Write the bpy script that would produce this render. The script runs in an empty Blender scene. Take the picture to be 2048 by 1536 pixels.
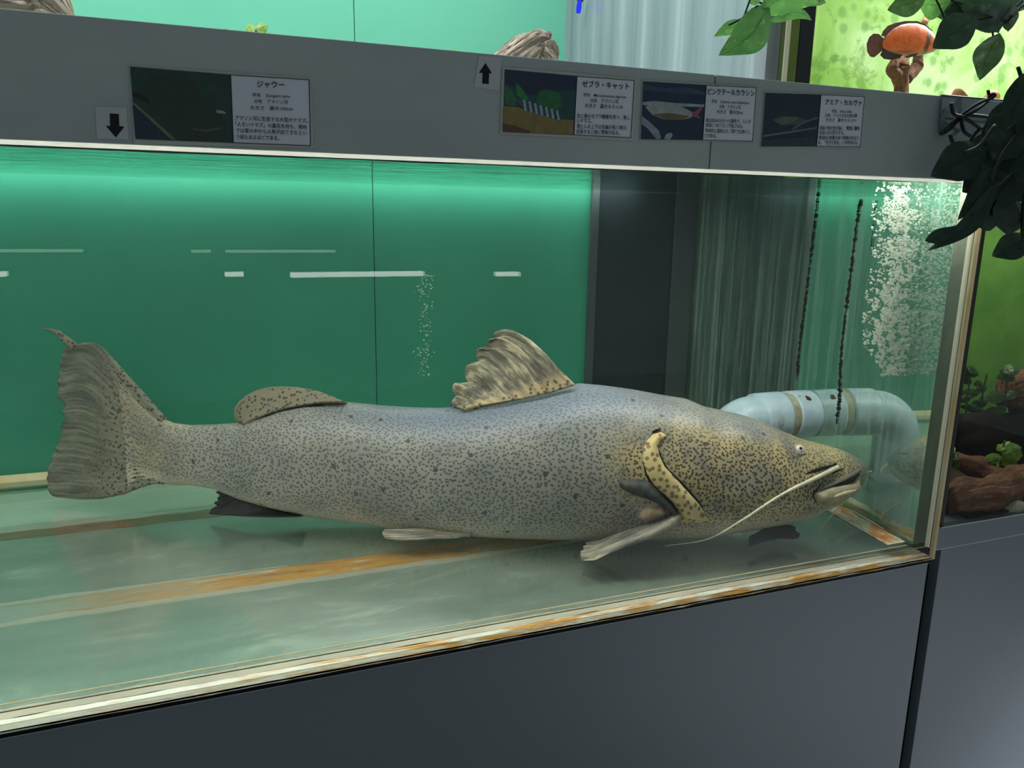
import bpy, bmesh, math, random
import numpy as np
from mathutils import Vector, Matrix
from mathutils.bvhtree import BVHTree
from mathutils import noise as mnoise
random.seed(7)
SC = bpy.context.scene
COL = SC.collection
PI = math.pi

# ------------------------------------------------------------------ camera
FPX, PITCH, YAW, ROLL = 1567.4, 0.21577, 0.36955, 0.017707
CAM = np.array([0.0, 0.0, 1.4])
_cy, _sy, _cp, _sp = math.cos(YAW), math.sin(YAW), math.cos(PITCH), math.sin(PITCH)
FWD = np.array([_sy*_cp, _cy*_cp, -_sp]); _r = np.array([_cy, -_sy, 0.0]); _u = np.cross(_r, FWD)
RGT = _r*math.cos(ROLL) + _u*math.sin(ROLL); UPV = _u*math.cos(ROLL) - _r*math.sin(ROLL)
cam = bpy.data.objects.new('camera', bpy.data.cameras.new('camera')); COL.objects.link(cam)
cam.data.sensor_width = 36; cam.data.lens = FPX/2048*36; cam.data.clip_start = 0.02
m = Matrix.Identity(4)
for i in range(3):
    m[i][0], m[i][1], m[i][2], m[i][3] = RGT[i], UPV[i], -FWD[i], CAM[i]
cam.matrix_world = m
SC.camera = cam

# ------------------------------------------------------------------ world, lamps, exposure
w = bpy.data.worlds.new('world'); SC.world = w; w.use_nodes = True
w.node_tree.nodes['Background'].inputs[0].default_value = (0.50, 0.60, 0.66, 1)
w.node_tree.nodes['Background'].inputs[1].default_value = 0.31
def area(name, loc, rot, sx, sy, power, color=(1, 1, 1), spread=180):
    l = bpy.data.lights.new(name, 'AREA'); l.shape = 'RECTANGLE'; l.size = sx; l.size_y = sy
    l.energy = power; l.color = color; l.spread = math.radians(spread)
    o = bpy.data.objects.new(name, l); COL.objects.link(o); o.location = loc; o.rotation_euler = rot
    return o
area('hood_lamp_front', (-0.15, 1.085, 1.525), (0, 0, 0), 3.0, 0.05, 16.0, (1.0, 0.985, 0.94))
area('hood_lamp_back', (-0.20, 1.895, 1.490), (0, 0, 0), 2.6, 0.03, 6.0, (0.95, 1.0, 0.95))
area('upper_lamp', (0.2, 1.35, 2.55), (0, 0, 0), 2.4, 0.6, 37, (0.97, 1.0, 1.0))
area('upper_lamp_right', (2.35, 1.28, 2.45), (0, 0, 0), 1.7, 0.40, 58, (1.0, 1.0, 0.92))
area('neighbour_lamp', (1.95, 1.35, 1.545), (0, 0, 0), 1.1, 0.25, 3.2, (1.0, 1.0, 0.9))
sp = bpy.data.objects.new('room_spot', bpy.data.lights.new('room_spot', 'SPOT')); COL.objects.link(sp)  # unseen spot added to brighten the floor that the cabinet gloss reflects
sp.location = (2.0, -0.9, 2.9); sp.data.energy = 1500; sp.data.spot_size = math.radians(46); sp.data.spot_blend = 1.0; sp.data.shadow_soft_size = 0.12
sp.data.color = (0.92, 0.96, 1.0); sp.rotation_euler = (math.radians(18), 0, 0)
SC.view_settings.view_transform = 'Standard'; SC.view_settings.look = 'None'
SC.view_settings.exposure = 0.0; SC.view_settings.gamma = 1.0; SC.view_settings.use_curve_mapping = False
SC.cycles.transparent_max_bounces = 24
SC.cycles.max_bounces = 10

# ------------------------------------------------------------------ back-projection helpers
def ray(x, y):
    return FWD + RGT*((x-1024)/FPX) - UPV*((y-768)/FPX)
def atY(x, y, Y):
    d = ray(x, y); return CAM + d*(Y/d[1])
def atZ(x, y, Z):
    d = ray(x, y); return CAM + d*((Z-CAM[2])/d[2])

# ------------------------------------------------------------------ object helpers
def mesh(name, verts, faces, mats=None, parent=None, smooth=False, mi=None, uv=None):
    me = bpy.data.meshes.new(name)
    me.from_pydata([tuple(map(float, v)) for v in verts], [], faces); me.update()
    if mats is not None:
        for q in (mats if isinstance(mats, (list, tuple)) else [mats]):
            me.materials.append(q)
    if mi is not None:
        me.polygons.foreach_set('material_index', mi)
    if smooth:
        me.polygons.foreach_set('use_smooth', [True]*len(me.polygons))
    if uv is not None:
        L = me.uv_layers.new(name='UVMap')
        for lp in me.loops:
            L.data[lp.index].uv = uv[lp.vertex_index]
    o = bpy.data.objects.new(name, me); COL.objects.link(o)
    if parent: o.parent = parent
    return o
def fixn(o):
    bm = bmesh.new(); bm.from_mesh(o.data); bmesh.ops.recalc_face_normals(bm, faces=bm.faces); bm.to_mesh(o.data); bm.free()
    return o
def tag(o, label, cat=None, group=None, kind=None):
    if label: o['label'] = label
    if cat: o['category'] = cat
    if group: o['group'] = group
    if kind: o['kind'] = kind
    return o
def thing(name, label, cat, loc=(0, 0, 0), group=None):
    o = bpy.data.objects.new(name, None); COL.objects.link(o); o.location = loc; o.empty_display_size = 0.05
    return tag(o, label, cat, group)
def hang(parent, *kids):
    bpy.context.view_layer.update()
    for k in kids:
        k.parent = parent; k.matrix_parent_inverse = parent.matrix_world.inverted()
BOXF = [(0, 3, 2, 1), (4, 5, 6, 7), (0, 1, 5, 4), (1, 2, 6, 5), (2, 3, 7, 6), (3, 0, 4, 7)]
def box(name, x0, x1, y0, y1, z0, z1, mat, parent=None, bev=0):
    v = [(x0, y0, z0), (x1, y0, z0), (x1, y1, z0), (x0, y1, z0), (x0, y0, z1), (x1, y0, z1), (x1, y1, z1), (x0, y1, z1)]
    o = mesh(name, v, BOXF, mat, parent)
    if bev:
        bm = bmesh.new(); bm.from_mesh(o.data)
        bmesh.ops.bevel(bm, geom=bm.edges[:], offset=bev, segments=2, affect='EDGES', profile=0.5)
        bm.to_mesh(o.data); bm.free()
    return o
def prism(name, quad, z0, z1, mats, parent=None, mi=None):
    v = [(x, y, z0) for x, y in quad] + [(x, y, z1) for x, y in quad]
    return mesh(name, v, BOXF, mats, parent, mi=mi)
def smooth_path(pts, n):
    pts = [np.array(p, float) for p in pts]
    if len(pts) == 2:
        return [pts[0]*(1-t)+pts[1]*t for t in np.linspace(0, 1, n)]
    P = [2*pts[0]-pts[1]] + pts + [2*pts[-1]-pts[-2]]
    out = []
    K = len(pts)-1
    for i in range(n):
        t = i/(n-1)*K; k = min(int(t), K-1); q = t-k
        a, b, c, d = P[k], P[k+1], P[k+2], P[k+3]
        out.append(0.5*((2*b)+(-a+c)*q+(2*a-5*b+4*c-d)*q*q+(-a+3*b-3*c+d)*q**3))
    return out
def tube(name, pts, radii, mat, parent=None, n=24, ring=10, rough=0.0, flat=1.0, seed=0.0, ridge=0.0, cap=True):
    path = smooth_path(pts, n)
    R = np.interp(np.linspace(0, 1, n), np.linspace(0, 1, len(radii)), radii) if hasattr(radii, '__len__') else [radii]*n
    V, F, U = [], [], []
    ref = np.array([0.13, 0.21, 0.97])
    for i in range(n):
        t = path[min(i+1, n-1)]-path[max(i-1, 0)]; t = t/(np.linalg.norm(t)+1e-9)
        a = np.cross(t, ref); a = a/(np.linalg.norm(a)+1e-9); b = np.cross(a, t)
        for j in range(ring):
            th = 2*PI*j/ring; r = R[i]
            if rough:
                q = path[i]/max(R[0], 0.004)*0.6
                r *= 1+rough*mnoise.noise(Vector((q[0]+math.cos(th)*1.2+seed, q[1]+math.sin(th)*1.2, q[2]))) + ridge*math.sin(th*7+seed+i*0.08)
            V.append(path[i]+a*math.cos(th)*r+b*math.sin(th)*r*flat); U.append((i/(n-1), j/ring))
    for i in range(n-1):
        for j in range(ring):
            F.append((i*ring+j, i*ring+(j+1) % ring, (i+1)*ring+(j+1) % ring, (i+1)*ring+j))
    if cap:
        F.append(tuple(range(ring))[::-1]); F.append(tuple((n-1)*ring+j for j in range(ring)))
    return mesh(name, V, F, mat, parent, smooth=True, uv=U)

# ------------------------------------------------------------------ materials
def lin(c):
    return tuple(((v/255)/12.92 if v/255 <= 0.04045 else ((v/255+0.055)/1.055)**2.4) for v in c)
def rgba(c):
    return (*lin(c), 1)
class NT:
    def __init__(s, name):
        s.m = bpy.data.materials.new(name); s.m.use_nodes = True
        s.t = s.m.node_tree; s.t.nodes.clear(); s.out = s.n('ShaderNodeOutputMaterial')
    def n(s, typ, **kw):
        x = s.t.nodes.new(typ)
        for k, v in kw.items():
            if k.startswith('_'): x.inputs[k[1:].replace('_', ' ')].default_value = v
            else: setattr(x, k, v)
        return x
    def l(s, a, b): s.t.links.new(a, b)
    def coord(s, kind='Object', scale=(1, 1, 1), rot=(0, 0, 0)):
        c = s.n('ShaderNodeTexCoord'); mp = s.n('ShaderNodeMapping')
        mp.inputs['Scale'].default_value = scale; mp.inputs['Rotation'].default_value = rot
        s.l(c.outputs[kind], mp.inputs['Vector']); return mp.outputs[0]
    def noise(s, vec, scale, detail=4, rough=0.55, dist=0.0):
        x = s.n('ShaderNodeTexNoise'); x.inputs['Scale'].default_value = scale; x.inputs['Detail'].default_value = detail
        x.inputs['Roughness'].default_value = rough; x.inputs['Distortion'].default_value = dist
        if vec is not None: s.l(vec, x.inputs['Vector'])
        return x.outputs['Fac']
    def ramp(s, fac, stops, interp='LINEAR'):
        x = s.n('ShaderNodeValToRGB'); x.color_ramp.interpolation = interp
        e = x.color_ramp.elements
        while len(e) < len(stops): e.new(0.5)
        for k, (p, c) in enumerate(stops):
            e[k].position = p; e[k].color = c if len(c) == 4 else (*c, 1)
        s.l(fac, x.inputs[0]); return x.outputs[0]
    def mix(s, fac, a, b, blend='MIX'):
        x = s.n('ShaderNodeMix', data_type='RGBA', blend_type=blend)
        for sock, v in ((x.inputs[0], fac), (x.inputs[6], a), (x.inputs[7], b)):
            if hasattr(v, 'is_linked'): s.l(v, sock)
            else: sock.default_value = v if not isinstance(v, tuple) or len(v) == 4 else (*v, 1)
        return x.outputs[2]
    def math(s, op, a, b=0.0, c=None, clamp=False):
        x = s.n('ShaderNodeMath', operation=op, use_clamp=clamp)
        for i, v in enumerate((a, b) if c is None else (a, b, c)):
            if hasattr(v, 'is_linked'): s.l(v, x.inputs[i])
            else: x.inputs[i].default_value = v
        return x.outputs[0]
    def bump(s, h, strength=0.3, dist=0.01):
        x = s.n('ShaderNodeBump'); x.inputs['Strength'].default_value = strength; x.inputs['Distance'].default_value = dist
        s.l(h, x.inputs['Height']); return x.outputs[0]
    def bsdf(s, color, rough=0.5, spec=0.5, normal=None, **kw):
        x = s.n('ShaderNodeBsdfPrincipled')
        for k, v in (('Base Color', color), ('Roughness', rough), ('Specular IOR Level', spec)):
            if hasattr(v, 'is_linked'): s.l(v, x.inputs[k])
            else: x.inputs[k].default_value = v if not isinstance(v, tuple) or len(v) == 4 else (*v, 1)
        if normal is not None: s.l(normal, x.inputs['Normal'])
        for k, v in kw.items(): x.inputs[k.replace('_', ' ')].default_value = v
        return x.outputs[0]
    def mixs(s, fac, a, b):
        x = s.n('ShaderNodeMixShader')
        if hasattr(fac, 'is_linked'): s.l(fac, x.inputs[0])
        else: x.inputs[0].default_value = fac
        s.l(a, x.inputs[1]); s.l(b, x.inputs[2]); return x.outputs[0]
    def facing(s, power=5.0, lo=0.04, hi=1.0, normal=None):
        x = s.n('ShaderNodeLayerWeight'); x.inputs['Blend'].default_value = 0.5
        if normal is not None: s.l(normal, x.inputs['Normal'])
        p = s.math('POWER', x.outputs['Facing'], power)
        return s.math('ADD', s.math('MULTIPLY', p, hi-lo), lo, clamp=True)
    def simple(s, node, name, **kw): pass
    def done(s, shader):
        s.l(shader, s.out.inputs[0]); return s.m
def flat(name, c, rough=0.5, spec=0.4, var=0.12, vs=30, **kw):
    t = NT(name); v = t.coord()
    f = t.noise(v, vs, 5)
    a = tuple(x*(1-var) for x in lin(c)); b = tuple(min(1, x*(1+var)) for x in lin(c))
    return t.done(t.bsdf(t.ramp(f, [(0.3, a), (0.7, b)]), rough, spec, **kw))
def glass_mat(name, tint=(0.97, 0.99, 0.98), lo=0.02, hi=1.0):
    t = NT(name)
    tr = t.n('ShaderNodeBsdfTransparent'); tr.inputs[0].default_value = (*tint, 1)
    gl = t.n('ShaderNodeBsdfGlossy'); gl.inputs['Roughness'].default_value = 0.0
    return t.done(t.mixs(t.facing(5, lo, hi), tr.outputs[0], gl.outputs[0]))
def translucent_mat(name, col, k=0.6, noise_scale=None, col2=None):
    t = NT(name)
    c = rgba(col)
    if noise_scale:
        c = t.ramp(t.noise(t.coord(), noise_scale, 5), [(0.35, lin(col)), (0.65, lin(col2))])
    d = t.bsdf(c, 0.3, 0.4)
    tl = t.n('ShaderNodeBsdfTranslucent')
    if hasattr(c, 'is_linked'): t.l(c, tl.inputs[0])
    else: tl.inputs[0].default_value = c
    return t.done(t.mixs(k, d, tl.outputs[0]))

M = {}
M['glass'] = glass_mat('clear_acrylic')
# painted green back boards
t = NT('green_board'); v = t.coord()
c = t.ramp(t.noise(v, 2.2, 5, 0.6), [(0.3, lin((42, 112, 90))), (0.7, lin((50, 124, 100)))])
M['green'] = t.done(t.bsdf(c, 0.35, 0.3))
t = NT('upper_green_board'); v = t.coord()
c = t.ramp(t.noise(v, 2.0, 4, 0.6), [(0.3, lin((100, 180, 152))), (0.7, lin((108, 188, 158)))])
M['green_up'] = t.done(t.bsdf(c, 0.45, 0.3))
M['dark_board'] = flat('dark_slate_board', (34, 42, 46), 0.25, 0.5, 0.15, 8)
M['dark_board2'] = flat('grey_slate_board', (58, 66, 68), 0.3, 0.5, 0.15, 8)
M['black'] = flat('black_gap', (8, 8, 9), 0.7, 0.2)
REAR = 1.70
# tank floor: smudged glossy acrylic sheet
t = NT('tank_floor'); v = t.coord()
n1 = t.noise(t.coord('Object', (1.5, 4, 1)), 3.0, 6, 0.65, 0.6)
c = t.ramp(n1, [(0.30, lin((118, 134, 126))), (0.55, lin((146, 156, 146))), (0.80, lin((205, 216, 205)))])
sc_ = t.ramp(t.noise(t.coord('Object', (6, 40, 1), (0, 0, 0.5)), 6, 3, 0.7), [(0.66, (0, 0, 0)), (0.80, (1, 1, 1))])
c = t.mix(t.math('MULTIPLY', sc_, 0.25), c, rgba((210, 220, 212)))
sx = t.n('ShaderNodeSeparateXYZ'); tc = t.n('ShaderNodeTexCoord'); t.l(tc.outputs['Object'], sx.inputs[0])
c = t.mix(t.ramp(sx.outputs[1], [(0.0, (0, 0, 0)), (1.0, (0, 0, 0))]) if False else t.math('MULTIPLY_ADD', sx.outputs[1], 40.0, -40.0*REAR, clamp=True), c, rgba((214, 226, 210)))
d = t.bsdf(c, 0.45, 0.3)
g = t.n('ShaderNodeBsdfGlossy'); g.inputs['Roughness'].default_value = 0.10; g.inputs[0].default_value = (0.92, 0.97, 0.94, 1)
M['tank_floor'] = t.done(d)
t = NT('base_top'); g = t.n('ShaderNodeBsdfGlossy'); g.inputs['Roughness'].default_value = 0.16; g.inputs[0].default_value = (0.92, 0.97, 0.94, 1)
tr = t.n('ShaderNodeBsdfTransparent'); tr.inputs[0].default_value = (0.97, 1.0, 0.98, 1)
M['base_top'] = t.done(t.mixs(t.facing(1.6, 0.17, 0.85), tr.outputs[0], g.outputs[0]))
def rust_mat(name, base, rust, dark, lo, hi, scale, stretch=(1, 5, 1), trans=0.0, fade=None, pale=(150, 165, 158)):
    t = NT(name); v = t.coord('Object', stretch)
    n = t.noise(v, scale, 7, 0.65, 0.5); n2 = t.noise(v, scale*3.1, 5, 0.6, 1.0)
    c = t.ramp(n, [(lo, lin(base)), ((lo+hi)/2, lin(rust)), (hi, lin(rust)), (min(1, hi+0.16), lin(dark))])
    c = t.mix(t.ramp(n2, [(0.45, (0, 0, 0)), (0.75, (0.7, 0.7, 0.7))]), c, rgba(dark))
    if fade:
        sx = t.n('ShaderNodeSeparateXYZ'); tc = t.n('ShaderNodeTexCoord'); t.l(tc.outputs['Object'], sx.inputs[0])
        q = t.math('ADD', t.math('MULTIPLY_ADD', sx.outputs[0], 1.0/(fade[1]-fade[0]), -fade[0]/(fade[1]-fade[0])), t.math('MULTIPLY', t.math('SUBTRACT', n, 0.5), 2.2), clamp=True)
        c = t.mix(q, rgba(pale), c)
    d = t.bsdf(c, 0.6, 0.3, t.bump(n2, 0.4, 0.003))
    if not trans: return t.done(d)
    tl = t.n('ShaderNodeBsdfTranslucent'); t.l(c, tl.inputs[0])
    return t.done(t.mixs(trans, d, tl.outputs[0]))
M['rust_orange'] = rust_mat('rust_orange', (226, 214, 180), (222, 158, 52), (150, 96, 36), 0.36, 0.52, 8, (1.0, 6, 1), fade=(-0.33, 0.02))
M['rust_brown'] = rust_mat('rust_brown', (150, 130, 100), (140, 92, 58), (84, 54, 36), 0.3, 0.5, 7, (1.2, 7, 1))
M['rust_side'] = rust_mat('rust_side', (205, 205, 180), (206, 140, 70), (140, 66, 36), 0.50, 0.62, 13, (2.5, 1.2, 1))
M['rust_glare_front'] = rust_mat('rust_glare_front', (238, 232, 214), (224, 168, 84), (150, 86, 50), 0.47, 0.60, 7, (1.3, 7, 1), fade=(-0.30, 0.45), pale=(250, 246, 232))  # rust; cream fade at the left end paints in overexposed brightness
M['edge_white'] = translucent_mat('white_acrylic_edge', (250, 246, 230), 0.6)
M['lip_white'] = translucent_mat('white_lip', (255, 253, 248), 0.85)
M['edge_cream'] = translucent_mat('cream_acrylic_edge', (240, 222, 180), 0.6, 14, (250, 240, 214))
M['edge_pale'] = translucent_mat('pale_acrylic_edge', (214, 208, 190), 0.3, 10, (238, 230, 208))
M['edge_tan'] = flat('tan_seam', (170, 140, 90), 0.6, 0.3, 0.3, 60)
M['edge_clear'] = glass_mat('greenish_acrylic_edge', (0.86, 0.92, 0.84), 0.10)
t = NT('hazy_acrylic_end'); tr = t.n('ShaderNodeBsdfTransparent'); tl = t.n('ShaderNodeBsdfTranslucent'); tl.inputs[0].default_value = (0.86, 0.82, 0.72, 1)
M['edge_haze'] = t.done(t.mixs(t.ramp(t.noise(t.coord('Object', (1, 1, 0.3)), 9, 4), [(0.35, (0.25, 0.25, 0.25)), (0.7, (0.6, 0.6, 0.6))]), tr.outputs[0], tl.outputs[0]))
# right pane inner face: mirror-like inside, streaked with scale
t = NT('streaked_pane')
v = t.coord('Object', (1, 1, 0.018))
s1 = t.noise(v, 55, 6, 0.7); s2 = t.noise(t.coord('Object', (1, 1, 0.05)), 160, 4, 0.7)
st = t.math('ADD', t.ramp(s1, [(0.46, (0, 0, 0)), (0.80, (1, 1, 1))]), t.math('MULTIPLY', t.ramp(s2, [(0.5, (0, 0, 0)), (0.8, (1, 1, 1))]), 0.5), clamp=True)
tr = t.n('ShaderNodeBsdfTransparent'); tr.inputs[0].default_value = (0.80, 0.90, 0.82, 1)
gl = t.n('ShaderNodeBsdfGlossy'); gl.inputs['Roughness'].default_value = 0.015; gl.inputs[0].default_value = (0.76, 0.84, 0.79, 1)
base = t.mixs(0.80, tr.outputs[0], gl.outputs[0])
di = t.bsdf(rgba((150, 184, 166)), 0.6, 0.2)
M['pane_streak'] = t.done(t.mixs(t.math('MULTIPLY_ADD', st, 0.46, 0.09), base, di))
# beam panels
t = NT('beam_grey'); v = t.coord('Object', (1, 1, 3))
c = t.ramp(t.noise(v, 2.5, 6, 0.6), [(0.3, lin((156, 166, 164))), (0.7, lin((174, 182, 178)))])
c = t.mix(t.math('MULTIPLY', t.ramp(t.noise(t.coord('Object', (2, 2, 0.7)), 6, 5), [(0.6, (0, 0, 0)), (0.8, (1, 1, 1))]), 0.25), c, rgba((196, 196, 184)))
M['beam'] = t.done(t.bsdf(c, 0.5, 0.4))
M['cabinet'] = flat('cabinet_grey', (108, 116, 122), 0.38, 0.5, 0.04, 3)
M['cab_edge'] = flat('cabinet_edge', (170, 175, 176), 0.5, 0.4)

# ------------------------------------------------------------------ setting
tag(box('floor', -4, 5, -4, 3, -0.05, 0, flat('room_floor', (120, 122, 124), 0.35, 0.5)), None, None, kind='structure')
tag(box('wall_back', -4, 5, 2.5, 2.6, 0, 3.2, flat('room_wall', (40, 46, 48), 0.8)), None, None, kind='structure')

# ------------------------------------------------------------------ lower aquarium
ZB, ZF, ZT = 0.771, 0.800, 1.488
XL, XR = -1.7, 1.2465
YB = 1.94
A0, A1 = (1.212, 1.016), (1.312, YB)            # inner face of the right pane
B0, B1 = (XR, 1.016), (1.350, YB)
def wall_x(y): return A0[0]+(A1[0]-A0[0])*(y-A0[1])/(A1[1]-A0[1])
tank = thing('aquarium', 'long low aquarium of thick clear acrylic with green back boards holding the large catfish', 'aquarium', (0, 1.0, ZB))
P = []
P.append(prism('base_plate', [(XL, 1.0), (XR, 1.0), B1, (XL, YB)], ZB+0.0025, ZF, [M['glass'], M['base_top']], mi=[0, 1, 0, 0, 0, 0]))
P.append(prism('floor_sheet', [(XL, 1.0), (XR, 1.0), B1, (XL, YB)], ZB, ZB+0.002, M['tank_floor']))
P.append(box('front_pane', XL, XR, 1.0, 1.016, ZF, ZT, M['glass']))
P.append(prism('right_pane', [A0, B0, B1, A1], ZF, ZT, [M['glass'], M['pane_streak'], M['edge_haze']], mi=[0, 0, 2, 0, 0, 1]))
xs1 = atY(749, 560, YB)[0]; xs2 = atY(1176, 550, YB)[0]; xs3 = atY(1342, 560, YB)[0]
P.append(box('back_panel', XL, xs1-0.001, YB, YB+0.012, ZF-0.02, ZT+0.02, M['green']))
P.append(box('back_panel', xs1+0.001, xs2, YB+0.001, YB+0.013, ZF-0.02, ZT+0.02, M['green']))
P.append(box('dark_panel', xs2, xs2+0.02, YB-0.012, YB+0.012, ZF-0.02, ZT+0.02, M['dark_board2']))
P.append(box('dark_panel', xs2+0.021, xs3, YB, YB+0.012, ZF-0.02, ZT+0.02, M['dark_board']))
P.append(box('dark_panel', xs3, A1[0]+0.05, YB-0.006, YB+0.012, ZF-0.02, ZT+0.02, M['dark_board2']))
P.append(box('corner_strip', A1[0]-0.012, A1[0]-0.004, YB-0.016, YB-0.007, ZF, ZT, M['edge_clear']))
P.append(box('skirting', XL, xs2, YB-0.02, YB-0.001, ZF, ZF+0.012, M['edge_cream']))
# front edge of the base: rusty glue line seen through the acrylic
def strip(name, x0, x1, ya, yb, z, mat, jag=0.004, n=160, seed=0.0, parent=None, h=0.0015, taper=False):
    V, F = [], []
    for i in range(n):
        q = i/(n-1); x = x0+(x1-x0)*q; tp = min(1, (1-q)/0.2+0.02) if taper else 1
        e0 = jag*mnoise.noise(Vector((x*14, seed, 0)))+jag*0.6*mnoise.noise(Vector((x*60, seed, 3)))
        e1 = jag*mnoise.noise(Vector((x*14, seed+5, 0)))+jag*0.6*mnoise.noise(Vector((x*60, seed+5, 3)))
        ym = (ya+yb)/2; y0_ = ym+(ya+e0-ym)*tp; y1_ = ym+(yb+e1-ym)*tp
        V += [(x, y0_, z), (x, y1_, z), (x, y0_, z+h), (x, y1_, z+h)]
        if i:
            a = (i-1)*4; b = i*4
            F += [(a+2, b+2, b+3, a+3), (a, b, b+2, a+2), (a+1, a+3, b+3, b+1)]
    return mesh(name, V, F, mat, parent)
ZS = ZB+0.0021
def ys(x, y, z=ZS): return atZ(x, y, z)[1]
P.append(box('seam_line', XL, XR-0.05, 1.016, 1.0175, ZF-0.0006, ZF+0.0006, M['edge_cream']))
P.append(box('seam_line', XL, XR, 0.9995, 1.0010, ZF-0.0008, ZF+0.0004, M['edge_tan']))
P.append(strip('edge_strip', XL, 1.25, 1.001, ys(1000, 1281), ZS, M['edge_white'], 0.0015, seed=20, h=0.001))
P.append(strip('rust_strip', XL, 1.25, ys(1000, 1281), ys(1000, 1259), ZS, M['rust_glare_front'], 0.004, seed=9, h=0.001))
P.append(strip('edge_strip', XL, 1.25, ys(1000, 1259), ys(1000, 1243), ZS, M['edge_pale'], 0.003, seed=21, h=0.001))
P.append(strip('rust_strip', XL, 0.95, ys(700, 1147), ys(700, 1118), ZS, M['rust_orange'], 0.006, seed=1, taper=True))
P.append(strip('white_line', XL, 0.90, ys(700, 1153), ys(700, 1145), ZS, M['edge_white'], 0.005, seed=2, h=0.0017, taper=True))
P.append(strip('white_line', XL, 0.10, ys(200, 1187), ys(200, 1181), ZS, M['edge_white'], 0.005, seed=4, h=0.0017, taper=True))
P.append(strip('rust_strip', XL, 0.40, ys(200, 1060), ys(200, 1046), ZS, M['rust_brown'], 0.005, seed=3))
P.append(strip('white_line', XL, 0.06, ys(200, 1045), ys(200, 1037), ZS, M['edge_white'], 0.010, seed=6, h=0.0017, taper=True))
# side strip along the right pane
V, F = [], []
for i in range(80):
    y = 1.028+(1.9-1.028)*i/79; xw = wall_x(y)-0.002
    V += [(xw-0.050+0.003*mnoise.noise(Vector((0, y*20, 0))), y, ZF+0.0009), (xw-0.005, y, ZF+0.0009)]
    if i: F.append((i*2-2, i*2-1, i*2+1, i*2))
P.append(mesh('rust_strip', V, F, M['rust_side']))
P.append(prism('fillet_strip', [(A0[0]-0.006, 1.017), (A0[0], 1.017), (A1[0], YB), (A1[0]-0.006, YB)], ZF+0.001, ZF+0.014, M['edge_clear']))
# polished vertical edges at the front right corner
def vstrip(name, xa, xb, mat, y0=0.996, y1=1.003, z0=ZF, z1=ZT-0.01):
    return box(name, xa, xb, y0, y1, z0, z1, mat)
P.append(vstrip('pane_edge', 1.2272, 1.2312, M['edge_white']))
P.append(vstrip('pane_edge', 1.2425, 1.2490, M['edge_cream'], z0=ZB+0.004))
P.append(box('gasket', XL, XR-0.006, 1.0, 1.02, ZB-0.006, ZB, M['black']))
def onwall(px_, py_, off=0.0015):
    lo, hi = 1.0, 1.95
    for _ in range(40):
        md = (lo+hi)/2
        if atY(px_, py_, md)[0] > wall_x(md)-off: hi = md
        else: lo = md
    return atY(px_, py_, lo)
M['grime'] = flat('black_grime', (26, 28, 22), 0.8, 0.1, 0.5, 200)
def grime(pts, r, seed):
    path = smooth_path([onwall(*p) for p in pts], 220)
    V, F = [], []
    for i, p in enumerate(path):
        k = max(0.10, 0.5+0.5*mnoise.noise(Vector((p[2]*22, seed, 0)))+0.7*mnoise.noise(Vector((p[2]*130, seed, 0)))+0.7*mnoise.noise(Vector((p[2]*420, seed, 0))))*r*min(1, i/6+0.3)*min(1, (219-i)/20+0.2)
        c = 0.5*r*mnoise.noise(Vector((p[2]*120, seed, 7)))
        for o_ in (-k, k): V += [(p[0]-0.0006, p[1]+c+o_, p[2])]
        if i: F.append((2*i-2, 2*i-1, 2*i+1, 2*i))
    return mesh('grime_streak', V, F, M['grime'])
P += [grime([(1638, 368), (1630, 440), (1616, 560), (1598, 700), (1594, 760)], 0.0055, 1), grime([(1722, 398), (1716, 430), (1700, 560), (1684, 690), (1678, 800), (1672, 850)], 0.0062, 5),
      grime([(1752, 400), (1742, 500)], 0.002, 9)]
hang(tank, *P)

# water surface, a shallow rippled sheet mirrored from below
t = NT('water_surface'); v = t.coord('Object', (1, 2.2, 1))
nrm = t.bump(t.noise(v, 9, 4, 0.6, 0.5), 0.25, 0.01)
tr = t.n('ShaderNodeBsdfTransparent'); tr.inputs[0].default_value = (0.97, 1.0, 0.98, 1)
gl = t.n('ShaderNodeBsdfGlossy'); gl.inputs['Roughness'].default_value = 0.02; t.l(nrm, gl.inputs['Normal'])
gl.inputs[0].default_value = (0.8, 0.92, 0.86, 1)
lw = t.n('ShaderNodeLayerWeight'); lw.inputs[0].default_value = 0.5
M['water'] = t.done(t.mixs(t.ramp(lw.outputs['Facing'], [(0.72, (0.04, 0.04, 0.04)), (0.86, (1, 1, 1))]), tr.outputs[0], gl.outputs[0]))
V, F = [], []
NX, NY = 90, 30
ZW = 1.4598
for j in range(NY+1):
    y = 1.0165+(YB-0.021-1.0165)*j/NY
    for i in range(NX+1):
        x = XL+(wall_x(y)-0.001-XL)*i/NX
        V.append((x, y, ZW+0.0012*mnoise.noise(Vector((x*9, y*14, 0)))))
for j in range(NY):
    for i in range(NX):
        a = j*(NX+1)+i; F.append((a, a+1, a+NX+2, a+NX+1))
wat = mesh('water', V, F, M['water'], smooth=True)
tag(wat, 'rippled surface of the clear water just under the grey beam in the catfish tank', 'water', kind='stuff')

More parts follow.
